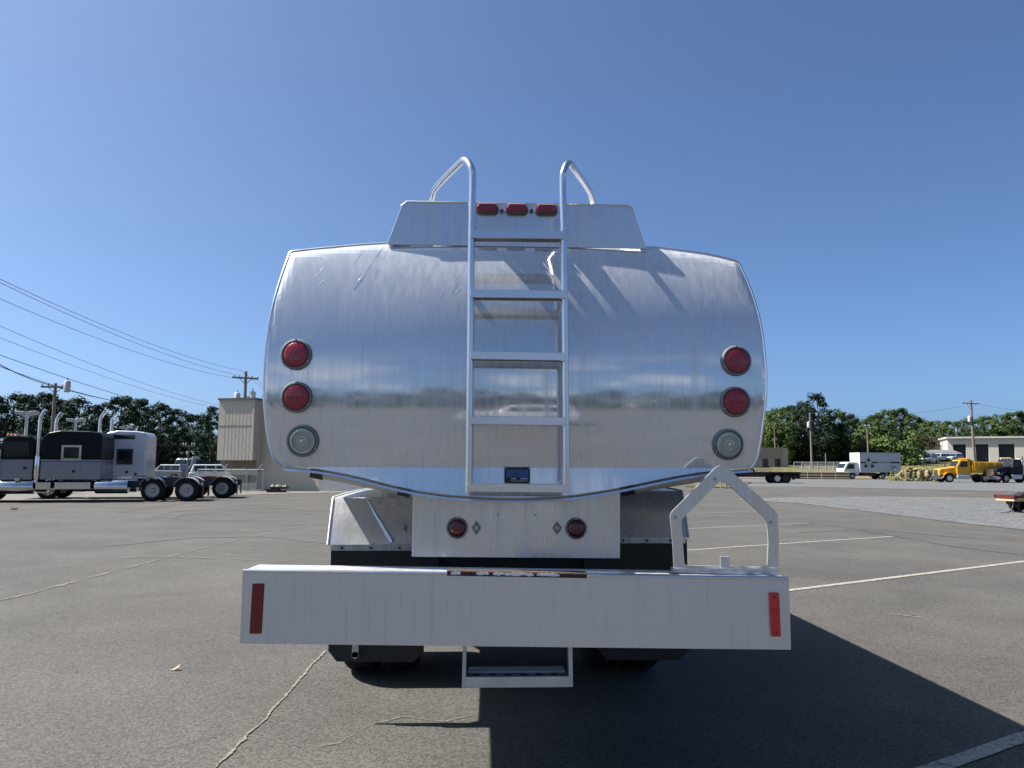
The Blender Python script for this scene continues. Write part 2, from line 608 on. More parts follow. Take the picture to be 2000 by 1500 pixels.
def wheel(parent, x, y, z, r, w, dual=False, side=1, rim_mat=None, holes=8):
    """one wheel whose axle runs along local y; side = +1 when its outer face looks to +y"""
    mb = MB()
    prof = [(r * 0.60, -w / 2), (r * 0.80, -w / 2 * 1.02), (r * 0.95, -w / 2 * 0.9), (r, -w / 2 * 0.68), (r, w / 2 * 0.68),
            (r * 0.95, w / 2 * 0.9), (r * 0.80, w / 2 * 1.02), (r * 0.60, w / 2)]
    if dual:
        g = w * 1.12
        prof = [(p[0], p[1] - side * g) for p in prof] + prof if side > 0 else prof[:]
        if side < 0:
            prof = prof + [(p[0], p[1] + g) for p in prof]
    mb.lathe(prof, (0, 0, 0), 'y', 28, close=True)
    # tread grooves as small blocks
    o = mb.build('wheel', RUBBER, parent, smooth=True)
    o.location = (x, y, z)
    s = side
    rm = MB()
    rm.lathe([(r * 0.61, s * w * 0.30), (r * 0.61, s * w * 0.52), (r * 0.56, s * w * 0.50), (r * 0.52, s * w * 0.24 if dual else s * w * 0.36),
              (r * 0.40, s * w * (0.10 if dual else 0.42)), (r * 0.22, s * w * (0.12 if dual else 0.44)), (r * 0.21, s * w * 0.42), (r * 0.16, s * w * 0.55), (0.0, s * w * 0.56)],
             (0, 0, 0), 'y', 24)
    rim = rm.build('rim', rim_mat or WHEELM, o, smooth=True)
    for k in range(holes):
        hb = MB()
        a = 2 * math.pi * (k + 0.5) / holes
        yy = s * w * (0.17 if dual else 0.405)
        hb.lathe([(r * 0.055, yy - s * 0.02), (r * 0.055, yy + s * 0.012), (0, yy + s * 0.012)],
                 (r * 0.44 * math.cos(a), 0, r * 0.44 * math.sin(a)), 'y', 8)
        hb.build('hand_hole', BLACK, o)
    return o

# ================================================================== THE SETTING
ASPHALT = ground_mat('asphalt', ((0.042, 0.0403, 0.0365), (0.058, 0.0555, 0.050), (0.095, 0.091, 0.081)), 70, 0.16, 82, 0.88, 0.7, 150)
GRAVEL = ground_mat('gravel', ((0.066, 0.069, 0.070), (0.084, 0.087, 0.088), (0.13, 0.133, 0.133)), 9, 0.4, 13.0, 0.95, 0.8, 16, pebble=0.03)
DIRT = ground_mat('rough grass', ((0.06, 0.05, 0.028), (0.045, 0.055, 0.02), (0.10, 0.08, 0.045)), 1.2, 0.12, 4, 0.95, 0.8, 4, pebble=0.1)
GRASSM = ground_mat('bank grass', ((0.055, 0.065, 0.018), (0.08, 0.075, 0.028), (0.125, 0.10, 0.045)), 1.6, 0.2, 3, 0.95, 0.8, 4, pebble=0.1)
SAND = ground_mat('pale concrete', ((0.10, 0.095, 0.083), (0.12, 0.112, 0.098), (0.145, 0.137, 0.12)), 14, 0.4, 40, 0.9, 0.5, 60)
LINEM = worn_paint('parking paint', (0.26, 0.25, 0.22), (0.075, 0.073, 0.068), 0.55, 24)
CRACKM = worn_paint('crack filler', (0.17, 0.161, 0.133), (0.070, 0.067, 0.060), 0.525, 34)
CRACKD = worn_paint('old crack', (0.035, 0.034, 0.032), (0.07, 0.068, 0.063), 0.47, 20)

# ground: one big sheet out to the horizon, finer where the land has shape
mb = MB()
xs = [-1500, -600, -300, -200, -150] + list(range(-120, 171, 6)) + [190, 230, 300, 600, 1500]
ys = [-1500, -600, -300, -150, -80] + list(range(-60, 241, 4)) + [260, 300, 400, 700, 2000]
mb.add([(x, y, gz(x, y) - 0.06) for y in ys for x in xs],
       [(j * len(xs) + i, j * len(xs) + i + 1, (j + 1) * len(xs) + i + 1, (j + 1) * len(xs) + i) for j in range(len(ys) - 1) for i in range(len(xs) - 1)])
o = mb.build('ground', DIRT); o['kind'] = 'structure'
for p in o.data.polygons: p.use_smooth = True

sheet('asphalt_lot', [(-80, -70), (90, -70), (90, 99), (12, 99), (12, 50), (-80, 50)], 1.6, 0.0, ASPHALT)
gp = lambda *l: [(G(a, b).x, G(a, b).y) for a, b in l]
sheet('gravel_strip', gp((1425, 976), (1560, 983), (1700, 1000), (1850, 1019), (2000, 1036), (2350, 1085), (2350, 982), (2000, 973), (1700, 970), (1520, 972)), 1.2, 0.012, GRAVEL)
sheet('gravel_yard', gp((1425, 951), (1560, 951), (1800, 956), (2000, 961), (2400, 972)) + [(90, 34.0), (90, 101), (20, 103), (20, 62)], 1.8, 0.014, GRAVEL)
sheet('concrete_apron', gp((-200, 979), (240, 981), (440, 968), (640, 963), (760, 962)) + [(-3, 49.8), (-60, 49.8)], 1.5, 0.02, SAND)
sheet('grass_verge', gp((1335, 951), (1365, 944), (1470, 943), (1440, 954)), 0.8, 0.06, GRASSM)
sheet('grass_bank', [(40, 101.5), (110, 101.5), (130, 150), (56, 150)], 2.5, 0.03, GRASSM)
sheet('mulch_bed', [(20, 103.5), (62, 102.5), (62, 109), (20, 110)], 2.0, 0.05, mat('mulch', (0.13, 0.095, 0.065), 0.95, 0, 0.4, 3, bump=0.6, bscale=9))


def strip(name, pts, width, dz, m, jitter=0.0, wj=0.0, label=None, gap=0.0):
    """painted line or filled crack lying on the lot; pts are ground points"""
    pts = [Vector((p[0], p[1], 0)) for p in pts]
    fine = []
    for a, b in zip(pts[:-1], pts[1:]):
        k = max(1, int((b - a).length / (0.03 if gap else 0.12)))
        for j in range(k):
            fine.append(a + (b - a) * j / k)
    fine.append(pts[-1])
    v, f = [], []
    rnd = random.Random(len(fine) * 13 + int(pts[0].x * 100))
    off = 0.0
    for i, p in enumerate(fine):
        t = (fine[min(i + 1, len(fine) - 1)] - fine[max(i - 1, 0)]).normalized()
        s = Vector((-t.y, t.x, 0))
        off = off * 0.85 + rnd.uniform(-jitter, jitter)
        w = width / 2 * (1 + rnd.uniform(-wj, wj))
        if gap: w *= max(0.12, mnoise.noise(Vector((i * .07, width * 900, 0))) * 1.6 + 1 - gap)
        c = p + s * off
        for q in (c - s * w, c + s * w):
            v.append((q.x, q.y, gz(q.x, q.y) + dz))
    f = [(2 * i, 2 * i + 2, 2 * i + 3, 2 * i + 1) for i in range(len(fine) - 1)]
    o = MB().add(v, f).build(name, m)
    if o.data.polygons[0].normal.z < 0: o.data.flip_normals()
    o['kind'] = 'structure'
    if label: o['label'] = label
    return o


strip('parking_line', [G(1500, 1159), G(1545, 1153), G(2000, 1097), G(2150, 1080)], 0.10, 0.006, LINEM, 0.001, 0.06)
strip('parking_line', [G(1250, 1079), G(1345, 1075), G(1745, 1048)], 0.09, 0.006, LINEM, 0.001, 0.08)
strip('parking_line', [G(1250, 1036), G(1345, 1033), G(1580, 1022)], 0.08, 0.006, LINEM, 0.001, 0.1)
strip('parking_line', [G(1250, 1006), G(1345, 1004), G(1480, 998)], 0.08, 0.006, LINEM, 0.001, 0.1)
strip('parking_line', [G(1790, 1514), G(1830, 1500), G(2000, 1440), G(2200, 1385)], 0.10, 0.006, LINEM, 0.001, 0.06)
strip('pavement_crack', [G(410, 1515), G(450, 1470), G(480, 1437), G(520, 1403), G(560, 1357), G(600, 1310), G(636, 1272)], 0.018, 0.006, CRACKM, 0.005, 0.6, gap=.25)
strip('pavement_crack', [G(475, 1438), G(520, 1442), G(600, 1462), G(660, 1452), G(720, 1420), G(790, 1402), G(870, 1411), G(920, 1398), G(985, 1383)], 0.011, 0.006, CRACKM, 0.006, 0.7, gap=.6)
strip('pavement_crack', [G(-60, 1187), G(60, 1160), G(150, 1135), G(260, 1107), G(400, 1070), G(520, 1043), G(635, 1018)], 0.04, 0.006, CRACKM, 0.006, 0.6, gap=.3)
strip('pavement_crack', [G(120, 1100), G(200, 1090), G(330, 1088), G(470, 1093), G(560, 1096)], 0.045, 0.006, CRACKM, 0.008, 0.6, gap=.45)
strip('pavement_crack', [G(1740, 1199), G(1760, 1202), G(1800, 1207)], 0.035, 0.006, CRACKM, 0.004, 0.4)
strip('pavement_crack', [G(1560, 1078), G(1650, 1090), G(1700, 1094)], 0.03, 0.006, CRACKM, 0.006, 0.4)
strip('pavement_crack', [G(250, 1480), G(330, 1460), G(420, 1440)], 0.012, 0.006, CRACKD, 0.005, 0.6, gap=.5)
strip('pavement_seam', [G(1500, 1017), G(1600, 1023), G(1745, 1047), G(1860, 1068), G(2020, 1087)], 0.05, 0.005, CRACKD, 0.01, 0.4)

TYREM = worn_paint('tyre mark', (0.045, 0.044, 0.041), (0.073, 0.070, 0.064), 0.44, 5)
for k, pp in enumerate((((690, 1003), (560, 994), (430, 993), (330, 1000), (300, 1009), (380, 1016)), ((690, 1009), (560, 1000), (440, 999), (350, 1005), (330, 1012)), ((640, 1062), (520, 1048), (380, 1050), (200, 1068)), ((1560, 1040), (1700, 1033), (1900, 1052)))):
    strip('tyre_mark', [G(x_, y_) for x_, y_ in pp], 0.16, 0.005, TYREM, 0.01, 0.3)

# loose grit and tar specks on the lot: nobody could count them
rnd = random.Random(5)
mb = MB()
for i in range(750):
    x, y = rnd.uniform(-9, 12), rnd.uniform(-1.2, 24) if i % 3 else rnd.uniform(-1.2, 6)
    if abs(x) < 1.3 and y > -0.5: continue
    s = rnd.uniform(0.002, 0.006) if i % 12 else rnd.uniform(0.008, 0.016)
    z = gz(x, y)
    a = rnd.uniform(0, 3.14)
    pts = [(x + s * math.cos(a + k * 1.57) * rnd.uniform(.7, 1.3), y + s * math.sin(a + k * 1.57) * rnd.uniform(.7, 1.3), z + s * 0.3) for k in range(4)]
    mb.add(pts + [(x, y, z + s * 1.1), (x, y, z - s * .3)], [(0, 1, 4), (1, 2, 4), (2, 3, 4), (3, 0, 4), (1, 0, 5), (2, 1, 5), (3, 2, 5), (0, 3, 5)])
o = mb.build('loose_grit', mat('grit', (0.10, 0.095, 0.09), 0.9, 0, 0.7, 3)); tag(o, 'loose grit and tar crumbs scattered on the asphalt', 'grit', kind='stuff')

# a dry leaf on the asphalt
g = G(343, 1309)
leaf = MB()
lv = [(-.045, -.01, .004), (-.02, .02, .012), (.01, .028, .03), (.04, .012, .05), (.035, -.015, .03), (.0, -.03, .01), (0, 0, .022)]
leaf.add(lv, [(0, 6, 1), (1, 6, 2), (2, 6, 3), (3, 6, 4), (4, 6, 5), (5, 6, 0)])
leaf.add([(p[0], p[1], p[2] - .003) for p in lv], [(1, 6, 0), (2, 6, 1), (3, 6, 2), (4, 6, 3), (5, 6, 4), (0, 6, 5)])
o = leaf.build('dry_leaf', mat('dry leaf', (0.28, 0.21, 0.12), 0.7, 0, 0.2, 30)); o.location = g; o.scale = (.75, .75, .85)
tag(o, 'curled pale tan dry leaf lying on the asphalt left of the bumper', 'leaf')

# ================================================================== THE TANKER TRUCK
TK = thing('tanker_truck', 'polished aluminium fuel tanker truck seen from behind with rear ladder and wide bumper', 'tanker truck')

ZM, RZ, RX, Y0 = 1.86, 3.0, 20.0, 0.22
ZC = 1.442
OUT_L = [(550, 911), (535, 896), (524, 860), (517, 800), (515, 740), (519, 680), (530, 610), (547, 548), (566, 494)]
OUT_T = [(572, 491), (640, 484), (755, 475), (900, 474), (1100, 477), (1262, 483), (1305, 487), (1380, 497), (1436, 510)]
OUT_R = [(1443, 514), (1467, 568), (1485, 630), (1494, 695), (1497, 755), (1490, 830), (1479, 893), (1466, 914)]
OUT_B = [(1440, 916), (1380, 921), (1320, 930), (1260, 942), (1200, 954), (1150, 962), (1100, 968), (1000, 972), (900, 968), (850, 963),
         (800, 955), (760, 946), (700, 931), (640, 919), (600, 914)]


def dome0(x, z):
    if z < ZC:
        return Y0 + (ZC - ZM) ** 2 / (2 * RZ) + x * x / (2 * RX) - 0.10 * (ZC - z)
    return Y0 + (z - ZM) ** 2 / (2 * RZ) + x * x / (2 * RX) + (0.2 * (z - ZM) ** 4 if z > ZM else 0)


def onhead(px, py, off=0.0):
    y = 0.27
    for _ in range(6):
        p = P(px, py, y)
        y = dome0(p.x, p.z) - off
    return P(px, py, y)


def dens(px, k=4):
    out = []
    for a, b in zip(px[:-1], px[1:]):
        for j in range(k):
            out.append((a[0] + (b[0] - a[0]) * j / k, a[1] + (b[1] - a[1]) * j / k))
    return out


def smooth2(px, k=4):
    return [(v.x, v.y) for v in smooth_path([(a, b, 0) for a, b in px], k)]


SIDE = smooth2(OUT_L, 3) + smooth2(OUT_T, 3) + smooth2(OUT_R, 3)
BOT = smooth2(OUT_B, 3)
ring_px = SIDE + BOT
ring = []
for a, b in ring_px:
    yy_ = 0.29
    for _ in range(4):
        p = P(a, b, yy_)
        yy_ = dome0(p.x, p.z) + (0.3 * (0.02 + 0.04 * ss(2.2, 2.4, p.z)) if p.z > ZC else 0)
    ring.append(P(a, b, yy_))
side_ring = ring[:len(SIDE)]


def dist_side(x, z):
    d = 9.0
    for a, b in zip(side_ring[:-1], side_ring[1:]):
        ax, az, bx, bz = a.x, a.z, b.x, b.z
        dx, dz = bx - ax, bz - az
        t = max(0, min(1, ((x - ax) * dx + (z - az) * dz) / (dx * dx + dz * dz)))
        d = min(d, math.hypot(x - ax - t * dx, z - az - t * dz))
    return d


def dome(x, z):
    y = dome0(x, z)
    d = dist_side(x, z)
    w = 0.02 + 0.04 * ss(2.2, 2.4, z)
    if d < w and z > ZC - 0.01:
        y += 0.3 * w * (1 - d / w) ** 2
    return y


# the dished head: triangulated outline with a fine grid inside (extra rows at the crease)
pts2 = [Vector((p.x, p.z)) for p in ring]
nr = len(pts2)
zmin, zmax = min(p.y for p in pts2), max(p.y for p in pts2)
inner = []
zz = [zmin + 0.012 + 0.021 * i for i in range(80)]
zz = [z for z in zz if abs(z - ZC) > 0.011] + [ZC]


def in_ring(x, z):
    c = False
    for i in range(nr):
        x1, y1 = pts2[i]; x2, y2 = pts2[(i + 1) % nr]
        if (y1 > z) != (y2 > z) and x < (x2 - x1) * (z - y1) / (y2 - y1) + x1:
            c = not c
    return c


for z in zz:
    for i in range(-58, 59):
        x = i * 0.0215
        if in_ring(x, z) and min((Vector((x, z)) - q).length for q in pts2) > 0.009:
            inner.append(Vector((x, z)))
res = delaunay_2d_cdt(pts2 + inner, [(i, (i + 1) % nr) for i in range(nr)], [list(range(nr))], 1, 1e-6)
hv = [(p.x, dome(p.x, p.y), p.y) for p in res[0]]
head = MB().add(hv, res[2]).build('tank_head', HEADM, TK)
me = head.data
for p in me.polygons: p.use_smooth = True
try: me.set_sharp_from_angle(angle=R(7))
except Exception: pass
if sum(p.normal.y for p in me.polygons) > 0: me.flip_normals()

rs_ = random.Random(21)
scr = MB()
for (cx_, cy_, n_s, sp) in ((745, 520, 10, 60), (610, 535, 4, 40), (900, 560, 4, 60), (1270, 640, 5, 40)):
    for _ in range(n_s):
        x_, y_ = cx_ + rs_.uniform(-sp, sp), cy_ + rs_.uniform(-sp * .6, sp * .6)
        L_ = rs_.uniform(4, 26); a_ = R(rs_.uniform(105, 135))
        q = [onhead(x_ + L_ * t * math.cos(a_), y_ + L_ * t * math.sin(a_), .0004) for t in (0, .5, 1)]
        scr.tube(q, .00022, 4)
q = [onhead(x_, y_, .0005) for x_, y_ in ((750, 480), (738, 498), (722, 520), (708, 545), (690, 566))]
scr.tube(q, .0005, 4)
o = scr.build('scratches', RAILM, head); o['kind'] = 'stuff'
ring3 = [Vector((p.x, dome(p.x, p.z), p.z)) for p in ring]
# tank shell running forward from the head
shell = MB()
front = [Vector((p.x, 4.7, p.z)) for p in ring]
back = [Vector((p.x * 0.999, p.y + 0.004, ZM + (p.z - ZM) * 0.999)) for p in ring3]
shell.loft(back, front, caps=False)
shell.add([tuple(p) for p in front], [tuple(range(len(front)))])
shell.build('tank_shell', HEADM, TK, smooth=True)
# rolled bead round the edge of the head
for sel in (lambda p: p[0] <= 757 or p[1] > 600, lambda p: p[0] >= 1260):
    bead = [ring3[i] for i in range(len(SIDE)) if (sel(SIDE[i]) and (SIDE[i][0] < 1000) == (sel(SIDE[0]))) ] if sel(SIDE[0]) else [ring3[i] for i in range(len(SIDE)) if sel(SIDE[i])]
    MB().tube(bead, 0.0065, 6).build('edge_bead', RAILM, TK, smooth=True)
# lip along the belly edge
lip_px = [(549, 912)] + [(a, b) for a, b in reversed(BOT)] + [(1468, 914)]
lip_px[0] = (556, 911)
lp = [Vector((P(a, b, 0.27).x, 0, P(a, b, 0.27).z)) for a, b in lip_px]


def lip_sec(p, i):
    y = dome(p.x, p.z)
    return [(p.x, y + 0.02, p.z - 0.004), (p.x, y - 0.034, p.z - 0.010), (p.x, y - 0.036, p.z - 0.020), (p.x, y + 0.02, p.z - 0.016)]


MB().sweep(lp, lip_sec).build('belly_lip', RAILM, TK)

# end plate of the roof coaming, and the coaming's sides running forward
YP = 0.346
cp = [P(a, b, YP) for a, b in ((748, 478), (757, 473), (784, 402), (795, 393.5), (1224, 401.5), (1236, 408), (1261, 481), (1270, 486))]
pl = MB()
poly = [(p.x, p.z) for p in cp]
poly[0] = (poly[1][0] - .004, poly[1][1] - 0.012); poly[-1] = (poly[-2][0] + .004, poly[-2][1] - 0.012)
pl.prism(poly, 'y', YP, YP + 0.012)
pl.build('coaming_end_plate', PLATEM, TK, bevel=0.003)
for s, ids in ((-1, (1, 2, 3)), (1, (6, 5, 4))):
    a, b, c = cp[ids[0]], cp[ids[1]], cp[ids[2]]
    MB().hexa([(a.x, YP + .012, a.z - .04), (b.x, YP + .012, b.z), (b.x - s * .02, YP + .012, b.z), (a.x - s * .02, YP + .012, a.z - .04)],
              [(a.x, 4.6, a.z - .04), (b.x, 4.6, b.z), (b.x - s * .02, 4.6, b.z), (a.x - s * .02, 4.6, a.z - .04)]).build('coaming_side', PLATEM, TK)
# thin folded edge on top of the plate
MB().tube([cp[2], cp[3], cp[4], cp[5]], 0.005, 6).build('coaming_edge', RAILM, TK, smooth=True)
MB().box(cp[3].x + .05, cp[4].x - .05, 0.6, 4.4, cp[3].z - .16, cp[3].z - .14).build('roof_walkway', PLATEM, TK)


# ---- lamps
def lamp(name, px, py, r_out, r_in, surf, lensm, dome_h=0.012, depth=0.02):
    """round lamp in a rubber gasket; radii in photo pixels"""
    if surf == 'head':
        c = onhead(px, py)
        n = Vector((c.x / RX, -1, (c.z - ZM) / RZ)).normalized()
    else:
        c = P(px, py, surf); n = Vector((0, -1, 0))
    k = scale_at(c.y)
    ro, ri = r_out * k, r_in * k
    q = Vector((0, -1, 0)).rotation_difference(n).to_matrix().to_4x4()
    g = MB().lathe([(ro, 0.006), (ro, -depth * .5), (ro * .96, -depth * .72), (ri * 1.08, -depth * .8), (ri * 1.0, -depth * .35), (ri * .95, 0.004)], (0, 0, 0), 'y', 36)
    go = g.build(name, GASKET, TK, smooth=True)
    go.matrix_local = Matrix.Translation(c) @ q
    ln = MB().lathe([(ri, -depth * .2), (ri * .985, -depth * .7), (ri * .93, -depth * .7 - dome_h * .35), (ri * .7, -depth * .7 - dome_h * .75), (ri * .4, -depth * .7 - dome_h * .95), (0, -depth * .7 - dome_h)], (0, 0, 0), 'y', 36)
    ln.build('lens', lensm, go, smooth=True)
    for a in (90, 210, 330):
        t = (ro + ri * 1.06) / 2
        MB().lathe([(0.005, -depth * .6), (0.005, -depth * .85), (0, -depth * .87)], (t * math.cos(R(a)), 0, t * math.sin(R(a))), 'y', 8).build('screw', WHEELM, go)
    return go


for (a, b) in ((579, 693), (580, 776), (1437, 705), (1435, 785)):
    lamp('tail_lamp', a, b, 30.5, 24.5, 'head', REDLENS, 0.007, 0.024)
for (a, b) in ((592, 861), (1421, 868)):
    go = lamp('reversing_lamp', a, b, 31, 25, 'head', CLEAR, 0.008, 0.024)
    k = scale_at(0.3)
    for rr_ in (20, 15, 10):
        MB().lathe([(rr_ * k, -.017), (rr_ * k, -.0285), ((rr_ - 1.6) * k, -.0285), ((rr_ - 1.6) * k, -.017)], (0, 0, 0), 'y', 32, close=True).build('lens_ring', CLEARC if rr_ == 10 else CLEAR, go, smooth=True)
    MB().lathe([(5 * k, -.018), (4 * k, -.029), (0, -.031)], (0, 0, 0), 'y', 16).build('bulb', CLEARC, go, smooth=True)
# centre marker lamps
MB().hexa([P(930, 402, YP - .008), P(930, 412, YP - .008), P(1091, 414, YP - .008), P(1091, 404, YP - .008)],
          [P(930, 402, YP), P(930, 412, YP), P(1091, 414, YP), P(1091, 404, YP)]).build('marker_bar', PLATEM, TK)
for (a, b) in ((952, 410), (1009.5, 411), (1067, 412)):
    c = P(a, b, YP)
    k = scale_at(YP)
    w, h = 21 * k, 8.5 * k

    def stad(w, h, y, n=8):
        out = []
        for i in range(n + 1):
            t = R(-90 + 180 * i / n); out.append((c.x + (w - h) + h * math.cos(t), y, c.z + h * math.sin(t)))
        for i in range(n + 1):
            t = R(90 + 180 * i / n); out.append((c.x - (w - h) + h * math.cos(t), y, c.z + h * math.sin(t)))
        return out
    base = MB().loft(stad(w * 1.1, h * 1.18, YP - .004), stad(w * 1.08, h * 1.15, YP - .02)).build('marker_lamp', GASKET, TK)
    m_ = MB().loft(stad(w, h, YP - .02), stad(w * .98, h * .95, YP - .04))
    m_.loft(stad(w * .98, h * .95, YP - .04), stad(w * .9, h * .75, YP - .048))
    m_.build('lens', REDLENS, base, smooth=True)
for a in (980, 1038):
    c = P(a, 412, YP - .01)
    MB().lathe([(.008, 0), (.008, -.012), (0, -.014)], c, 'y', 10).build('marker_plug', BLACK, TK)

# ---- ladder
LY = 0.10
LAD = MB()
rr_ = 0.0165


def rail(pxs, ends):
    pts = [P(a, b, LY) for a, b in pxs]
    return pts + [P(a, b, y) for a, b, y in ends]


left = smooth_path(rail([(915, 962), (918, 700), (921, 450), (923, 350), (920, 327)], [(909, 313, .14), (895, 322, .22), (852, 366, .48), (845, 384, .58), (842, 402, .62)]), 6)
right = smooth_path(rail([(1106, 962), (1104, 700), (1101, 460), (1099, 360), (1101, 335)], [(1110, 319, .14), (1122, 331, .22), (1150, 372, .48), (1156, 388, .58), (1160, 408, .62)]), 6)
lad = MB().tube(left, rr_, 14).build('ladder', RAILM, TK, smooth=True)
for (a, b) in ((916, 940), (1106, 940), (920, 560), (1103, 562)):
    p = P(a, b, LY); q = onhead(a, b, -0.01)
    MB().box(p.x - .012, p.x + .012, p.y, q.y + .01, p.z - .012, p.z + .012).build('ladder_bracket', RAILM, lad)
lad['label'] = 'aluminium ladder with hooped hand rails'
MB().tube(right, rr_, 14).build('rail', RAILM, lad, smooth=True)
for (ya, yb) in ((458, 460), (574, 576), (694, 697), (821, 823), (952, 954)):
    a, b = P(919 if ya < 900 else 912, ya, LY - .012), P(1104 if ya < 900 else 1108, yb, LY - .012)
    h = 0.019
    d = 0.062
    sec = MB()
    # an upside-down channel: front face, top and hanging rear flange
    for (y0, y1, z0, z1) in ((-.012, -.006, -h, h), (-.006, d - .006, h - .006, h - .0004), (d - .006, d, -h, h)):
        sec.hexa([(a.x, a.y + y0, a.z + z0), (a.x, a.y + y1, a.z + z0), (a.x, a.y + y1, a.z + z1), (a.x, a.y + y0, a.z + z1)],
                 [(b.x, b.y + y0, b.z + z0), (b.x, b.y + y1, b.z + z0), (b.x, b.y + y1, b.z + z1), (b.x, b.y + y0, b.z + z1)])
    sec.build('rung', RAILM, lad, bevel=0.002)
# ---- maker's plate on the head (the print on it cannot be read)
c = onhead(1010, 928.5)
yy = c.y - .004
k = scale_at(yy)
pb = MB().box(c.x - 25 * k, c.x + 25 * k, yy - .004, yy + .012, c.z - 15.5 * k, c.z + 15.5 * k).build('maker_plate', BLACK, TK, bevel=.001)
MB().box(c.x - 21.5 * k, c.x + 21.5 * k, yy - .0055, yy - .003, c.z - 3.5 * k, c.z + 11.5 * k).build('blue_panel', BLUEP, pb)
MB().box(c.x - 12 * k, c.x - 1.5 * k, yy - .0055, yy - .003, c.z - 7.5 * k, c.z - 5 * k).build('pale_field', GREYP, pb)
MB().box(c.x + 6 * k, c.x + 20 * k, yy - .0055, yy - .003, c.z - 7.5 * k, c.z - 5 * k).build('pale_field', GREYP, pb)
MB().box(c.x - 12 * k, c.x + 20 * k, yy - .0055, yy - .003, c.z - 12 * k, c.z - 9 * k).build('grey_field', GASKET, pb)
for sx in (-1, 1):
    for sz in (-1, 1):
        MB().lathe([(.0035, -.003), (.003, -.007), (0, -.0075)], (c.x + sx * 23.3 * k, yy, c.z + sz * 13.6 * k), 'y', 8).build('rivet', WHEELM, pb)

# ---- apron under the tank with its lamps
YA = 0.36
ap = [P(806, 950, YA), P(805, 1088, YA), P(1211, 1091, YA), P(1211, 950, YA)]
ab = [(p[0], YA + .01, p[2]) for p in ap]
apo = MB().hexa(ap, ab).build('rear_apron', PLATEM, TK, bevel=.002)
for s, x in ((-1, ap[0].x), (1, ap[2].x)):
    MB().box(min(x, x - s * .01), max(x, x - s * .01), YA + .01, YA + .25, ap[1].z + .002, ap[0].z).build('apron_flange', PLATEM, TK)
for (a, b) in ((893, 1031), (1125, 1032)):
    lamp('apron_lamp', a, b, 20.5, 16, YA, mat('dark red lens', (0.10, 0.005, 0.009), 0.3, 0, 0.2, 70, coat=0.4), .012, .02)
for (a, b) in ((930.5, 1031), (1088, 1031)):
    c = P(a, b, YA); k = scale_at(YA)
    d = MB().prism([(c.x - 9 * k, c.z), (c.x, c.z - 13 * k), (c.x + 9 * k, c.z), (c.x, c.z + 13 * k)], 'y', YA - .006, YA + .001).build('reflector_diamond', GASKET, TK)
    MB().lathe([(6 * k, -.005), (5 * k, -.012), (0, -.014)], c, 'y', 16).build('lens', CLEAR, d, smooth=True)
for (a, b) in ((973, 1006), (1046, 1006)):
    MB().lathe([(.004, 0), (.004, -.003), (0, -.003)], P(a, b, YA), 'y', 8).build('bolt_hole', BLACK, TK)

# ---- bumper
D_B = 0.22
bf = [P(474, 1115, 0), P(468.5, 1257, 0), P(1545, 1269, 0), P(1541, 1129.5, 0)]
bb = [Vector((bf[0].x + .006, D_B, bf[0].z)), Vector((bf[1].x + .006, D_B, bf[1].z)), Vector((bf[2].x - .006, D_B, bf[2].z)), Vector((bf[3].x - .006, D_B, bf[3].z))]
bmp = MB()
th = .006
# open channel: face, top, bottom and two ends as plates
bmp.hexa([bf[0], bf[1], bf[2], bf[3]], [p + Vector((0, th, 0)) for p in bf])
bmp.hexa([bf[0] + Vector((0, th, 0)), bf[3] + Vector((0, th, 0)), bf[3] + Vector((0, th, -th)), bf[0] + Vector((0, th, -th))],
         [bb[0], bb[3], bb[3] + Vector((0, 0, -th)), bb[0] + Vector((0, 0, -th))])
bmp.hexa([bf[1] + Vector((0, th, 0)), bf[2] + Vector((0, th, 0)), bf[2] + Vector((0, th, th)), bf[1] + Vector((0, th, th))],
         [bb[1], bb[2], bb[2] + Vector((0, 0, th)), bb[1] + Vector((0, 0, th))])
for i, j, s in ((0, 1, 1), (3, 2, -1)):
    bmp.hexa([bf[i] + Vector((0, th, -th)), bf[j] + Vector((0, th, th)), bf[j] + Vector((s * th, th, th)), bf[i] + Vector((s * th, th, -th))],
             [bb[i] + Vector((0, 0, -th)), bb[j] + Vector((0, 0, th)), bb[j] + Vector((s * th, 0, th)), bb[i] + Vector((s * th, 0, -th))])
bo = bmp.build('bumper', BUMPM, TK)
# rounded front top edge
MB().tube([bf[0] + Vector((.002, .006, -.001)), bf[3] + Vector((-.002, .006, -.001))], 0.0085, 10).build('bumper_edge', RAILM, bo, smooth=True)
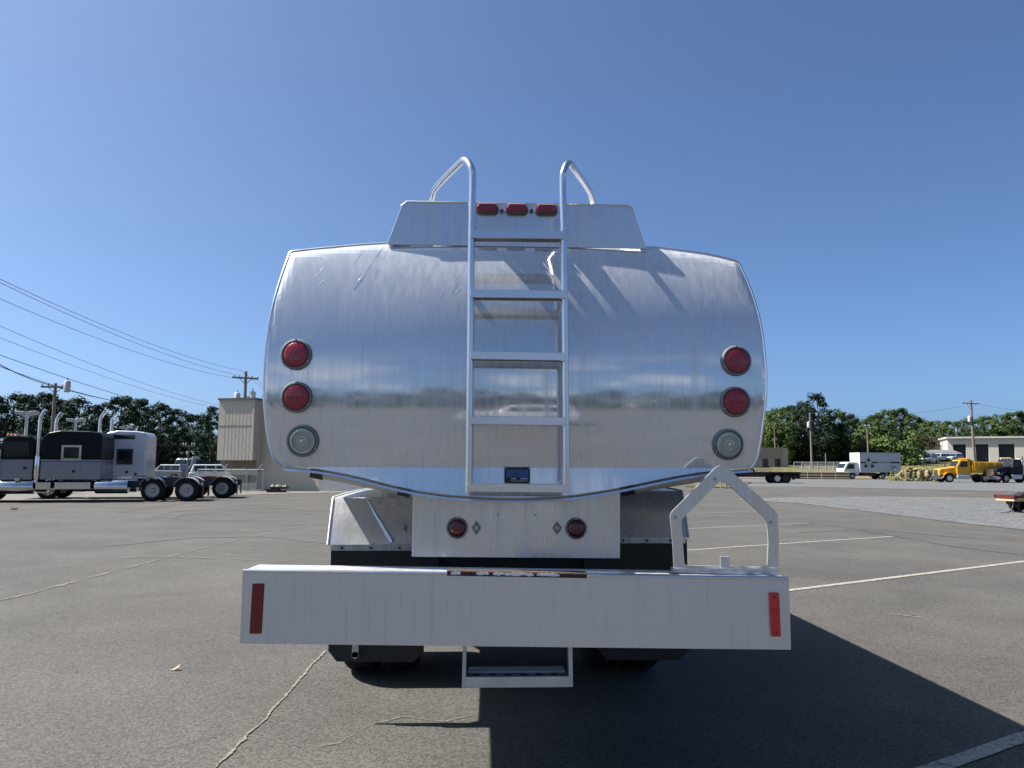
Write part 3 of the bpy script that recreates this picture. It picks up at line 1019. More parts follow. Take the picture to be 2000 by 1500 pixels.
# grip strip let into the top edge, paint scuffed off it
e0, e1 = P(872, 1120, -.003), P(1147, 1125, -.003)
dz = Vector((0, 0, 1))
n_ = 40
cells_b, cells_w = MB(), MB()
strip_o = MB().hexa([e0 + dz * -.011, e1 + dz * -.011, e1 + dz * .012, e0 + dz * .012],
                    [e0 + dz * -.011 + Vector((0, .06, .003)), e1 + dz * -.011 + Vector((0, .06, .003)), e1 + dz * .014 + Vector((0, .06, 0)), e0 + dz * .014 + Vector((0, .06, 0))]).build('grip_strip', RUST, bo, bevel=.005)
strip_o['label'] = 'brown worn grip strip on the bumper edge'
rnd = random.Random(3)
for (t0, t1) in ((.03, .10), (.21, .30), (.33, .62), (.64, .80)):
    m_ = MB()
    N = 14
    up, dn = [], []
    for i in range(N + 1):
        t = t0 + (t1 - t0) * i / N
        p = e0 + (e1 - e0) * t
        edge = 0.35 if i in (0, N) else 1
        up.append(p + Vector((0, -.0015, .007 * edge + rnd.uniform(-.002, .003))))
        dn.append(p + Vector((0, -.0015, -.003 * edge + rnd.uniform(-.003, .002))))
    for i in range(N):
        m_.hexa([up[i], dn[i], dn[i + 1], up[i + 1]], [v + Vector((0, .004, 0)) for v in (up[i], dn[i], dn[i + 1], up[i + 1])])
    m_.build('scuffed_paint', WHITEST, strip_o)
# reflectors
for pxs, m_, nm in ((((493, 1140), (487, 1238), (511, 1237.5), (516.5, 1139.5)), REDDARK, 'reflective_tape'),
                    (((1503, 1158), (1507.5, 1244), (1526, 1243.5), (1522, 1157.5)), REDREF, 'rear_reflector')):
    t = .002 if nm == 'reflective_tape' else .012
    q = [P(a, b, -t) for a, b in pxs]
    ro = MB().hexa(q, [p + Vector((0, t - .0005, 0)) for p in q]).build(nm, m_, TK, bevel=0 if t < .01 else .003)
    if t > .01:
        for a, b in ((1512.5, 1166), (1517, 1236)):
            MB().lathe([(.0045, .001), (.004, -.003), (0, -.004)], P(a, b, -t), 'y', 8).build('screw', RUST, ro)
        c0, c1 = P(1504.5, 1190, -t - .0008), P(1524, 1189.5, -t - .0008)
        MB().hexa([c0, c1, c1 + dz * -.003, c0 + dz * -.003], [v + Vector((0, .002, 0)) for v in (c0, c1, c1 + dz * -.003, c0 + dz * -.003)]).build('seam', REDDARK, ro)

# ---- nozzle frame standing on the bumper's right end
FY = 0.10
outer = [(1406, 909), (1398, 913), (1311, 1001), (1309, 1010), (1314, 1060), (1317, 1118), (1520, 1122.5), (1521.5, 1060), (1519, 1005), (1515, 998), (1424, 916), (1416, 910)]
innr = [(1408, 941), (1402, 944), (1334, 1012), (1331, 1018), (1334, 1060), (1337, 1100), (1343, 1105), (1493, 1107), (1499, 1103), (1501, 1060), (1498, 1018), (1494, 1011), (1420, 944), (1414, 941)]
po = [P(a, b, FY) for a, b in outer]; pi = [P(a, b, FY) for a, b in innr]
p2 = [Vector((p.x, p.z)) for p in po + pi]
no_, ni_ = len(po), len(pi)
rs = delaunay_2d_cdt(p2, [(i, (i + 1) % no_) for i in range(no_)] + [(no_ + i, no_ + (i + 1) % ni_) for i in range(ni_)], [], 2, 1e-6)


def in_poly(pt, poly):
    c = False
    for i in range(len(poly)):
        a, b = poly[i], poly[(i + 1) % len(poly)]
        if (a.z > pt[1]) != (b.z > pt[1]) and pt[0] < (b.x - a.x) * (pt[1] - a.z) / (b.z - a.z) + a.x:
            c = not c
    return c


tris = []
for f in rs[2]:
    cx = sum(rs[0][i].x for i in f) / len(f); cz = sum(rs[0][i].y for i in f) / len(f)
    if in_poly((cx, cz), po) and not in_poly((cx, cz), pi):
        tris.append(f)
nv = len(rs[0])
fm = MB()
T = .012
vs = [(p.x, FY, p.y) for p in rs[0]] + [(p.x, FY + T, p.y) for p in rs[0]]
fs = list(map(tuple, tris)) + [tuple(i + nv for i in reversed(f)) for f in tris]
cnt = {}
for f in tris:
    for i in range(len(f)):
        e = (f[i], f[(i + 1) % len(f)])
        cnt[tuple(sorted(e))] = cnt.get(tuple(sorted(e)), 0) + 1
for f in tris:
    for i in range(len(f)):
        e = (f[i], f[(i + 1) % len(f)])
        if cnt[tuple(sorted(e))] == 1:
            fs.append((e[0], e[1], e[1] + nv, e[0] + nv))
fm.add(vs, fs)
nf = fm.build('nozzle_frame', PLATEM, TK)
nf['label'] = 'five sided aluminium nozzle holder frame'
c = P(1416, 1098, FY)
MB().box(c.x - .022, c.x + .022, FY - .003, FY + .007, c.z - .03, c.z + .026).build('stop_tab', PLATEM, nf, bevel=.002)
for a, b in ((1505, 1020), (1319, 1010), (1396, 935)):
    MB().lathe([(.008, .002), (.007, -.005), (0, -.006)], P(a, b, FY), 'y', 8).build('bolt', WHEELM, nf)
MB().box(po[5].x - .005, po[6].x + .005, FY - .01, FY + .05, bf[0].z - .004, P(1400, 1121, FY).z + .008).build('frame_foot', PLATEM, nf)

# ---- hanging step
SY = 0.03
sl, sr = P(908, 1262, SY), P(1114, 1264, SY)
sb = P(908, 1343, SY).z
so = None
for p, s in ((sl, -1), (sr, 1)):
    stp = MB()
    q = P(905.5 if s < 0 else 1115.5, 1343, SY)
    stp.hexa([(q.x - .008, SY, sb), (q.x + .008, SY, sb), (p.x + .008, SY, p.z + .06), (p.x - .008, SY, p.z + .06)],
             [(q.x - .008, SY + .05, sb), (q.x + .008, SY + .05, sb), (p.x + .008, SY + .05, p.z + .06), (p.x - .008, SY + .05, p.z + .06)])
    if so is None: so = stp.build('hanging_step', GALV, TK)
    else: stp.build('step_hanger', GALV, so)
x0, x1 = P(906, 1335, SY).x + .008, P(1115, 1335, SY).x - .008
MB().box(x0, x1, SY - .004, SY + .004, sb, sb + .045).build('tread_front', GALV, so, bevel=.001)
tr = MB()
tr.box(x0, x1, SY + .004, SY + .16, sb + .036, sb + .042)
tr.build('tread', mat('tread steel', (0.16, 0.18, 0.22), 0.5, 0.5, 0.3, 20), so)
for i in range(6):
    xx = x0 + (x1 - x0) * (i + .7) / 6.6
    MB().lathe([(.018, 0), (.018, .002), (0, .0025)], (xx, SY + .045, sb + .042), 'z', 12).build('tread_hole', BLACK, so)
for yy_ in (.075, .1, .125, .15):
    MB().box(x0 + .01, x1 - .01, SY + yy_ - .004, SY + yy_ + .004, sb + .0425, sb + .05).build('tread_rib', GREYP, so)

# ---- chassis
ch = MB()
for s in (-1, 1):
    ch.box(min(s * .36, s * .44), max(s * .36, s * .44), .42, 8.6, .80, 1.05)
for y in (.5, 1.2, 2.6, 4.0, 6.0):
    ch.box(-.36, .36, y, y + .1, .84, 1.0)
cho = ch.build('chassis_frame', BLACK, TK)
MB().box(-.62, .62, .24, .5, .80, .835).build('rear_crossmember', mat('dark steel', (.06, .065, .075), .45, .4, .3, 8), cho)
MB().tube([(-.75, 2.33, .5), (.75, 2.33, .5)], .075, 12).lathe([(.06, -.25), (.2, -.14), (.24, 0), (.2, .14), (.06, .25)], (0, 2.33, .5), 'x', 16).build('rear_axle', BLACK, cho, smooth=True)
for s in (-1, 1):
    MB().box(min(s * .25, s * .8), max(s * .25, s * .8), .225, .34, .68, .78).build('bumper_bracket', BLACK, cho)
# wheels of the tanker turn on an axle along x: build with the axle along y and turn them
for s in (-1, 1):
    for (yy_, dual, xx) in ((2.33, True, .985), (7.6, False, 1.0)):
        w = wheel(TK, s * xx, yy_, .5, .5, .25, dual, 1)
        w.rotation_euler = (0, 0, R(-90) if s > 0 else R(90))

# ---- fenders over the rear wheels
for s, pL, pR in ((-1, 640, 806), (1, 1211, 1345)):
    yb = 1.12
    a, b = P(pL, 1062, yb), P(pR, 1062, yb)
    x0, x1 = min(a.x, b.x), max(a.x, b.x)
    if s < 0: x1 = x1 + .06
    else: x0 = x0 - .06
    zb = P(1000, 1064 if s < 0 else 1050, yb).z
    prof = [(yb, zb), (yb + .06, zb + .13), (yb + .12, zb + .255), (yb + .135, zb + .268), (yb + .3, zb + .272), (yb + .6, zb + .276), (2.2, zb + .28), (2.7, zb + .276), (2.95, zb + .265), (3.05, zb + .2), (3.14, zb + .05), (3.15, zb)]
    fo = MB()
    t = .004
    inn = [(y + .0, z - .0) for y, z in prof]
    top = prof
    ins = []
    for i, (y, z) in enumerate(prof):
        a_ = Vector(prof[max(i - 1, 0)]); b_ = Vector(prof[min(i + 1, len(prof) - 1)])
        d = (b_ - a_).normalized(); n = Vector((d.y, -d.x))
        ins.append((y + n.x * t, z + n.y * t))
    ring_ = prof + list(reversed(ins))
    v = [(x0, y, z) for y, z in ring_] + [(x1, y, z) for y, z in ring_]
    n = len(ring_)
    m2 = len(prof)
    f = [(i, (i + 1) % n, n + (i + 1) % n, n + i) for i in range(n)]
    for off in (0, n):
        for i in range(m2 - 1):
            f.append((off + i, off + i + 1, off + n - 2 - i, off + n - 1 - i))
    fo.add(v, f)
    fe = fo.build('fender', FENDM, TK, smooth=True)
    # rolled outer edge, its sunlit gleam put in as white, and turned-down side
    xo = x0 if s < 0 else x1
    MB().tube([(xo, y, z) for y, z in prof], .007, 8).build('fender_edge', WHITEST, fe, smooth=True)
    # press line from the corner to the hem
    A_ = Vector((x0 + (x1 - x0) * .37, yb + .132, zb + .250)); B_ = Vector((A_.x + .17, yb + .012, zb + .012))
    if s < 0:
        mid_ = [A_, B_]
        MB().tube(mid_, [.014, .020], 8).build('press_rib', FENDM, fe, smooth=True)
        for dx, dz_ in ((-.16, .22), (-.11, .1)):
            MB().lathe([(.014, 0), (.012, -.012), (0, -.015)], (x1 + dx, yb + .13 - (.235 - dz_) * .8, zb + dz_), 'y', 10).build('dome_bolt', WHEELM, fe, smooth=True)
    hem = MB().box(x0 + (.02 if s < 0 else 0), x1 - (.02 if s > 0 else 0), yb - .012, yb - .002, zb - .032, zb + .004).build('flap_clamp', PLATEM, fe)
    for q in (.12, .42, .72):
        MB().lathe([(.008, 0), (.008, -.006), (0, -.007)], (x0 + .02 + (x1 - x0) * q, yb - .012, zb - .016), 'y', 8).build('clamp_bolt', BLACK, fe)
    fx0, fx1 = (x0 + .02, x0 + .02 + .545) if s < 0 else (x1 - .545, x1 - .01)
    zl = P(700, 1292, yb).z if s < 0 else P(1250, 1288, yb).z
    fl = MB()
    fl.prism([(fx0 + .05, zl), (fx1 - .06, zl - .005), (fx1, zl + .05), (fx1, zb - .01), (fx0, zb - .01), (fx0, zl + .06)], 'y', yb, yb + .012)
    flo = fl.build('mudflap', FLAPM, TK)
    if s < 0:
        c = P(694, 1279, yb - .02)
        MB().box(c.x - .018, c.x + .018, yb - .03, yb - .018, c.z - .012, c.z + .14).lathe([(.02, -.012), (.02, 0), (0, 0)], (c.x, yb - .018, c.z), 'y', 14).build('hanger_shackle', GALV, flo)
        MB().tube([(c.x + .01, yb - .022, c.z + .01), (c.x + .1, yb - .022, c.z + .13)], .008, 6).build('hanger_strut', RUST, flo)
    # inner wing between fender and apron
    MB().box(min(s * .5, s * .62), max(s * .5, s * .62), yb + .3, yb + .9, zb + .06, zb + .1).build('fender_bracket', BLACK, fe)

# ---- hose tubes slung under the belly
for pa, pb_, ca, cb in (((628, 924), (783, 955), True, True), ((1232, 953), (1398, 926), True, False)):
    ya = .46
    a, b = P(*pa, ya), P(*pb_, ya)
    d = (b - a).normalized()
    to = MB().tube([a, b], .027, 16).build('hose_tube', TUBEM, TK, smooth=True)
    for on, q, sg in ((ca, a, -1), (cb, b, 1)):
        if on:
            MB().tube([q - d * sg * .012, q + d * sg * .05], .034, 14).build('end_cap', BLACK, to, smooth=True)
            MB().box(q.x - .02, q.x + .02, ya - .02, ya + .06, q.z, q.z + .05).build('tube_hanger', BLACK, to)

# ---- gear seen through the gaps: valve cabinet, pipes, guard frame
MB().box(-.50, .50, .62, .95, 1.05, 1.28).build('valve_box', BLACK, TK)
MB().tube([(-.95, 3.4, 1.25), (-.95, 3.4, 1.42), (-.93, 3.1, 1.46)], .02, 8).build('vent_pipe', CHROME, TK, smooth=True)
MB().tube([(-1.02, 3.3, 1.12), (-1.02, 3.3, 1.45)], .012, 8).tube([(-.97, 3.3, 1.12), (-.97, 3.3, 1.45)], .012, 8).build('guard_post', CHROME, TK, smooth=True)
MB().box(-1.1, -.7, 3.2, 3.9, .6, 1.12).build('meter_cabinet', CHROME, TK, bevel=.02)
gr = MB()
for x in (.86, 1.08):
    gr.box(x - .015, x + .015, 2.9, 2.93, 1.1, 1.42)
gr.box(.86, 1.08, 2.9, 2.93, 1.14, 1.19)
gr.build('guard_frame', BLACK, TK)
MB().tube([(.97, 2.9, 1.19), (.97, 2.9, 1.28)], .015, 8).build('guard_pin', BLACK, TK)
MB().tube([(.5, 2.6, 1.22), (.8, 2.6, 1.22)], .05, 12).build('hose_reel', RUBBER, TK, smooth=True)
for s in (-1, 1):
    MB().box(min(s * .75, s * 1.15), max(s * .75, s * 1.15), 3.95, 4.7, .5, 1.2).build('side_cabinet', PLATEM, TK, bevel=.02)

# ---- cab ahead of the tank (hidden from here, seen from a step aside)
cabp = [(4.95, .95), (4.95, 2.5), (5.05, 2.62), (6.1, 2.62), (6.3, 2.55), (6.75, 1.85), (8.0, 1.7), (8.25, 1.55), (8.3, .75), (7.9, .7), (7.0, .7), (6.9, .95)]
cab = MB().prism(cabp, 'x', -.98, .98).build('cab', WHITEP, TK, bevel=.06)
for s in (-1, 1):
    MB().prism([(5.35, 1.75), (5.35, 2.4), (6.05, 2.4), (6.4, 1.85), (6.4, 1.75)], 'x', s * .975, s * .988).build('side_window', DGLASS, cab)
    MB().box(min(s * 1.05, s * 1.2), max(s * 1.05, s * 1.2), 6.45, 6.55, 1.75, 2.2).build('mirror', CHROME, cab, bevel=.02)
    MB().tube([(s * .95, 6.4, 1.8), (s * 1.1, 6.5, 1.8)], .015, 6).build('mirror_arm', CHROME, cab)
MB().prism([(6.31, 2.48), (6.70, 1.92), (6.72, 1.94), (6.33, 2.5)], 'x', -.85, .85).build('windscreen', DGLASS, cab)
MB().lathe([(.3, -.6), (.31, -.55), (.31, .55), (.3, .6)], (0, 0, 0), 'y', 20).build('fuel_tank', CHROME, TK, smooth=True).location = (-.85, 5.7, .62)

# ================================================================== HIGHWAY TRACTORS AT THE LEFT
def tractor(name, label, loc, rz, cfg):
    """local frame: x forward, y to the left side, z up; origin under the front drive axle"""
    T_ = thing(name, label, 'semi truck', loc, rz)
    s0, s1, c0, c1, fa = cfg['s0'], cfg['s1'], cfg['c0'], cfg['c1'], cfg['fa']
    H = cfg['H']
    up, lo = cfg['up'], cfg['lo']
    W = 1.08
    fr = MB()
    for s in (-1, 1):
        fr.box(-2.15, fa + .7, min(s * .36, s * .45), max(s * .36, s * .45), .62, .92)
    for x in (-1.9, -.72, .9, 2.5, fa - 1.2, fa + .5):
        fr.box(x, x + .12, -.36, .36, .65, .88)
    fo = fr.build('chassis_frame', BLACK, T_)
    MB().tube([(0, -.8, .5), (0, .8, .5)], .1, 10).tube([(-1.44, -.8, .5), (-1.44, .8, .5)], .1, 10).build('drive_axle', BLACK, fo)
    MB().prism([(-1.75, .93), (-1.75, 1.0), (-.8, 1.1), (-.2, 1.06), (-.2, .93)], 'y', -.45, .45).build('fifth_wheel', cfg.get('fifth', BLACK), T_)
    for s in (-1, 1):
        for x in (0, -1.44):
            wheel(T_, x, s * .98, .5, .5, .26, True, s)
            pts = [(.60 * math.cos(R(a)), .60 * math.sin(R(a))) for a in range(25, 171 if x == 0 else 156, 10)]
            f_ = MB()
            ring_ = [(x + p[0], .5 + p[1]) for p in pts] + [(x + p[0] * .97, .5 + p[1] * .97) for p in reversed(pts)]
            n = len(ring_); m2 = len(pts)
            y0_, y1_ = min(s * .55, s * 1.15), max(s * .55, s * 1.15)
            v = [(a, y0_, b) for a, b in ring_] + [(a, y1_, b) for a, b in ring_]
            f = [(i, (i + 1) % n, n + (i + 1) % n, n + i) for i in range(n)]
            for off in (0, n):
                for i in range(m2 - 1):
                    f.append((off + i, off + i + 1, off + n - 2 - i, off + n - 1 - i))
            f_.add(v, f).build('fender', WHEELM if x == 0 else GREYP, T_, smooth=True)
        wheel(T_, fa, s * 1.0, .5, .5, .27, False, s)
        # mud flap and tail lamp bracket
        MB().box(-2.12, -2.10, min(s * .6, s * 1.1), max(s * .6, s * 1.1), .18, .75).build('mudflap', FLAPM, T_)
        MB().box(-2.14, -2.06, min(s * .95, s * 1.1), max(s * .95, s * 1.1), .72, .86).build('tail_bracket', CHROME, T_)
        # polished tanks and steps along the side
        for (xa, xb, za, zb_) in cfg['tanks']:
            y = s * .84
            if zb_ - za > .45:
                h = (zb_ - za) / 2
                MB().lathe([(h * .94, xa), (h, xa + .04), (h, xb - .04), (h * .94, xb)], (0, y, (za + zb_) / 2), 'x', 24).build('fuel_tank', CHROME, T_, smooth=True)
            else:
                MB().box(xa, xb, min(s * .55, s * 1.12), max(s * .55, s * 1.12), za, zb_).build('side_skirt', CHROME, T_, bevel=.03)
        # exhaust stack with curved tip
        sx = cfg['stack']
        pts = [(sx, s * 1.02, .85), (sx, s * 1.02, H + .45), (sx - .02, s * 1.02, H + .62), (sx - .1, s * 1.02, H + .8), (sx - .2, s * 1.02, H + .92)]
        MB().tube(pts, [.075, .075, .075, .075, .08], 14).build('exhaust_stack', CHROME, T_, smooth=True)
        MB().lathe([(.11, 0), (.115, .03), (.115, 1.0), (.11, 1.03)], (sx, s * 1.02, 1.0), 'z', 16).build('heat_shield', CHROME, T_, smooth=True)
        MB().box(sx + .62, sx + .82, min(s * 1.0, s * 1.12), max(s * 1.0, s * 1.12), .95, 1.06).build('grab_step', CHROME, T_)
        MB().tube([(c1 + .15, s * 1.12, 1.95), (c1 + .15, s * 1.32, 2.0), (c1 + .15, s * 1.32, 2.55), (c1 - .05, s * 1.08, 2.6)], .018, 6).build('mirror_arm', CHROME, T_)
        MB().box(c1 + .10, c1 + .20, min(s * 1.23, s * 1.42), max(s * 1.23, s * 1.42), 1.95, 2.45).build('mirror', CHROME, T_, bevel=.03)
    # sleeper
    zs = cfg['split']
    MB().prism([(s0, .98), (s0, zs), (s1, zs), (s1, .98)], 'y', -W, W).build('sleeper_lower', lo, T_, bevel=.05)
    sl = MB().prism([(s0, zs + .075), (s0, H - .25), (s0 + .12, H - .06), (s0 + .5, H), (s1 - .7, H + .02), (s1 - .25, H - .08), (s1, H - .3), (s1, zs + .075)], 'y', -W, W).build('sleeper_upper', up, T_, bevel=.08, seg=3)
    MB().box(s0 + .01, s1 - .01, -W - .004, W + .004, zs + .002, zs + .073).build('trim_stripe', cfg['stripe'], T_)
    for s in (-1, 1):
        for (xa, xb, za, zb_, fr_) in cfg['wins']:
            y_ = W + .002
            if fr_:
                MB().box(xa - .09, xb + .09, min(s * y_, s * (y_ + .02)), max(s * y_, s * (y_ + .02)), za - .09, zb_ + .09).build('window_frame', fr_, sl, bevel=.01)
                y_ += .02
            MB().box(xa, xb, min(s * y_, s * (y_ + .012)), max(s * y_, s * (y_ + .012)), za, zb_).build('sleeper_window', DGLASS, sl, bevel=.005)
        for (xa, za) in cfg['locks']:
            MB().lathe([(.07, 0), (.07, .015 * s), (0, .02 * s)], (xa, s * (W + .002), za), 'y', 12).build('latch', BLACK, T_)
        MB().box(cfg['hatch'][0], cfg['hatch'][1], min(s * W, s * (W + .008)), max(s * W, s * (W + .008)), 1.12, zs - .12).build('locker_door', lo, T_, bevel=.006)
    # cab
    ZR = cfg['ZR']
    cabo = MB().prism([(c0, zs + .075), (c0, ZR - .12), (c0 + .15, ZR), (c1 - .2, ZR + .02), (c1 - .02, ZR - .12), (c1 + .12, 2.05), (c1 + .12, zs + .075)], 'y', -1.0, 1.0).build('cab', up, T_, bevel=.06)
    MB().prism([(c0, .98), (c0, zs + .073), (c1 + .12, zs + .073), (c1 + .12, .98)], 'y', -1.0, 1.0).build('cab_lower', lo, T_, bevel=.03)
    MB().box(c1 + .02, c1 + .05, -.85, .85, ZR - .62, ZR - .15).build('windscreen', DGLASS, cabo)
    MB().prism([(c1 + .0, ZR - .08), (c1 + .3, ZR - .18), (c1 + .3, ZR - .2), (c1, ZR - .12)], 'y', -.95, .95).build('sun_visor', CHROME, cabo)
    for y in (-.8, -.4, 0, .4, .8):
        MB().lathe([(.06, 0), (.06, .05), (.03, .1), (0, .11)], (c1 - .2 + .05 * (y != 0), y, ZR + .01), 'z', 10).build('roof_lamp', AMBER, cabo, smooth=True)
    for s in (-1, 1):
        MB().box(c0 + .2, c1 - .08, min(s * 1.002, s * 1.02), max(s * 1.002, s * 1.02), zs + .2, ZR - .25).build('door_window', DGLASS, cabo, bevel=.01)
        MB().box(c0 + .06, c1 + .02, min(s * 1.0, s * 1.006), max(s * 1.0, s * 1.006), 1.08, zs + .05).build('door', lo, cabo, bevel=.004)
        MB().lathe([(.07, 0), (.07, .02 * s), (0, .025 * s)], (c0 + .3, s * 1.006, 1.5), 'y', 12).build('door_latch', BLACK, cabo)
        MB().tube([(c1 + .02, s * 1.05, 1.15), (c1 + .02, s * 1.05, 2.3)], .02, 6).build('grab_rail', CHROME, cabo)
    # bonnet
    MB().prism([(c1 + .12, 1.0), (c1 + .12, 2.0), (fa + .95, 1.78), (fa + 1.1, 1.6), (fa + 1.12, .75), (fa + .62, .75), (fa + .5, 1.05), (fa + .25, 1.16), (fa - .25, 1.16), (fa - .55, 1.0)], 'y', -.75, .75).build('bonnet', lo, T_, bevel=.08)
    for s in (-1, 1):
        pts = arc((fa, .5), .66, 10, 165, 12)
        ring_ = pts + [(fa + (p[0] - fa) * .92, .5 + (p[1] - .5) * .92) for p in reversed(pts)]
        MB().prism(ring_, 'y', s * .72, s * 1.15).build('front_fender', lo, T_)
        MB().box(fa + .9, fa + 1.0, min(s * .8, s * 1.1), max(s * .8, s * 1.1), 1.05, 1.25).build('headlamp', CHROME, T_, bevel=.02)
    MB().box(fa + 1.1, fa + 1.15, -.5, .5, .8, 1.65).build('grille', CHROME, T_)
    MB().box(fa + 1.0, fa + 1.25, -1.15, 1.15, .4, .72).build('front_bumper', CHROME, T_, bevel=.03)
    MB().box(c1 - .3, c1 + .1, -.2, .2, ZR + .02, ZR + .12).build('air_horn', CHROME, T_, bevel=.02) if cfg.get('horn') else None
    return T_


gA = G(297.5, 979.5) + Vector((-.19, .96, 0))
tractor('highway_tractor', 'black and silver sleeper tractor with tall chrome stacks, nearest at the left edge', gA, R(191),
        dict(s0=2.2, s1=4.62, c0=4.95, c1=6.2, fa=7.1, H=3.15, ZR=2.9, split=1.8, up=NAVY, lo=SILVER, stripe=SILVER, stack=4.76, horn=True,
             tanks=[(1.05, 2.4, .36, .98), (2.55, 4.0, .55, .88), (4.15, 4.75, .55, .88), (4.85, 6.4, .36, .98)],
             wins=[(3.1, 3.72, 1.92, 2.42, CHROME)], locks=[(3.28, 1.36)], hatch=(3.0, 3.85)))
PALE = mat('pale silver paint', (0.52, 0.53, 0.56), 0.3, 0.2, 0.05, 3, coat=0.3)
gB = G(374, 973.5) + Vector((-.19, .96, 0))
tractor('highway_tractor', 'pale silver sleeper tractor with slanted roof, standing behind the black one', gB, R(191),
        dict(s0=2.15, s1=4.2, c0=4.45, c1=5.5, fa=6.4, H=3.3, ZR=2.7, split=1.0, up=PALE, lo=PALE, stripe=PALE, stack=4.32, fifth=REDP,
             tanks=[(2.0, 3.6, .36, .95), (4.0, 5.4, .36, .95)],
             wins=[(2.85, 3.4, 1.75, 2.33, BLACK), (2.7, 3.7, 2.9, 3.12, None)], locks=[(3.0, 1.3), (2.6, 1.2)], hatch=(2.75, 3.4)))


# ================================================================== OTHER VEHICLES
def conv_truck(name, label, cat, loc, rz, paint, body, sc=1.0):
    """bonneted lorry: x forward, origin under the front axle"""
    T_ = thing(name, label, cat, loc, rz, sc=sc)
    L = 4.1
    fr = MB()
    for s in (-1, 1):
        fr.box(-L - 2.4, .9, min(s * .36, s * .45), max(s * .36, s * .45), .62, .9)
    fr.build('chassis_frame', BLACK, T_)
    for s in (-1, 1):
        wheel(T_, 0, s * 1.0, .5, .5, .28, False, s, WHITEP if body == 'dump' else WHEELM)
        for x in (-L, -L - 1.35):
            wheel(T_, x, s * .98, .5, .5, .26, True, s, WHITEP if body == 'dump' else WHEELM)
        MB().prism(arc((0, .5), .72, 5, 172, 12) + [(p[0] * .93, .5 + (p[1] - .5) * .93) for p in reversed(arc((0, .5), .72, 5, 172, 12))], 'y', s * .7, s * 1.15).build('front_fender', paint, T_)
        MB().box(.78, .92, min(s * .75, s * 1.08), max(s * .75, s * 1.08), .95, 1.2).build('headlamp', CHROME, T_, bevel=.03)
        MB().box(-2.5, -.95, min(s * .6, s * 1.05), max(s * .6, s * 1.05), .4, .95).build('fuel_tank', GALV, T_, bevel=.1)
        MB().box(-.75, -.65, min(s * 1.15, s * 1.4), max(s * 1.15, s * 1.4), 1.75, 2.25).build('mirror', CHROME, T_, bevel=.03)
    MB().prism([(-1.1, .95), (-1.1, 1.85), (-.6, 1.8), (.8, 1.62), (.98, 1.45), (1.0, .75), (.75, .75), (.6, 1.0), (-.6, 1.0)], 'y', -.78, .78).build('bonnet', paint, T_, bevel=.1, seg=3)
    MB().box(.99, 1.04, -.45, .45, .8, 1.5).build('grille', CHROME, T_, bevel=.02)
    MB().box(.85, 1.2, -1.15, 1.15, .42, .72).build('front_bumper', CHROME, T_, bevel=.04)
    cabo = MB().prism([(-2.55, .95), (-2.55, 2.5), (-2.4, 2.66), (-1.5, 2.66), (-1.35, 2.58), (-.95, 1.85), (-.95, .95)], 'y', -1.0, 1.0).build('cab', paint, T_, bevel=.08)
    MB().prism([(-1.33, 2.5), (-1.0, 1.88), (-.96, 1.9), (-1.29, 2.53)], 'y', -.85, .85).build('windscreen', DGLASS, cabo)
    for s in (-1, 1):
        MB().prism([(-2.2, 1.85), (-2.2, 2.48), (-1.55, 2.48), (-1.22, 1.85)], 'y', s * 1.002, s * 1.015).build('door_window', DGLASS, cabo)
        MB().box(-2.35, -1.05, min(s * 1.0, s * 1.008), max(s * 1.0, s * 1.008), 1.0, 1.78).build('door', paint, cabo)
    for y in (-.7, -.35, 0, .35, .7):
        MB().box(-1.6, -1.5, y - .06, y + .06, 2.66, 2.72).build('roof_lamp', AMBER, cabo)
    if body == 'dump':
        b = MB()
        b.hexa([(-2.9, -1.1, 1.15), (-2.9, 1.1, 1.15), (-2.9, 1.22, 2.45), (-2.9, -1.22, 2.45)], [(-7.0, -1.1, 1.15), (-7.0, 1.1, 1.15), (-7.0, 1.22, 2.3), (-7.0, -1.22, 2.3)])
        bo_ = b.build('dump_body', YELLOW, T_, bevel=.04)
        for s in (-1, 1):
            for x in (-3.4, -4.3, -5.2, -6.1):
                MB().hexa([(x, s * 1.1, 1.15), (x - .1, s * 1.1, 1.15), (x - .1, s * 1.22, 2.38), (x, s * 1.22, 2.38)],
                          [(x, s * 1.16, 1.15), (x - .1, s * 1.16, 1.15), (x - .1, s * 1.28, 2.38), (x, s * 1.28, 2.38)]).build('side_rib', YELLOW, bo_)
        MB().prism([(-2.85, 1.3), (-2.85, 2.55), (-2.2, 2.85), (-2.15, 2.8), (-2.7, 2.45), (-2.7, 1.3)], 'y', -1.1, 1.1).build('cab_guard', YELLOW, bo_)
    else:
        MB().lathe([(.75, -8.2), (1.02, -8.0), (1.05, -7.8), (1.05, -3.1), (1.0, -2.95), (.75, -2.8)], (0, 0, 1.75), 'x', 28).build('tank', mat('dull steel tank', (.33, .32, .30), .42, .7, .15, 3), T_, smooth=True)
        MB().box(-7.8, -3.2, -.4, .4, .9, 1.0).build('tank_cradle', BLACK, T_)
        MB().tube([(-2.7, .95, .9), (-2.7, .95, 3.0)], .07, 10).build('exhaust_stack', CHROME, T_, smooth=True)
    return T_


conv_truck('dump_truck', 'bright yellow dump truck parked at the foot of the grass bank', 'dump truck', G(1846, 942), R(180 - 6), YELLOW, 'dump', .92)
conv_truck('vacuum_truck', 'black bonneted truck with grey steel tank beside the yellow dump truck', 'tank truck', G(1949, 943), R(180 + 14), NAVY, 'tank', .95)

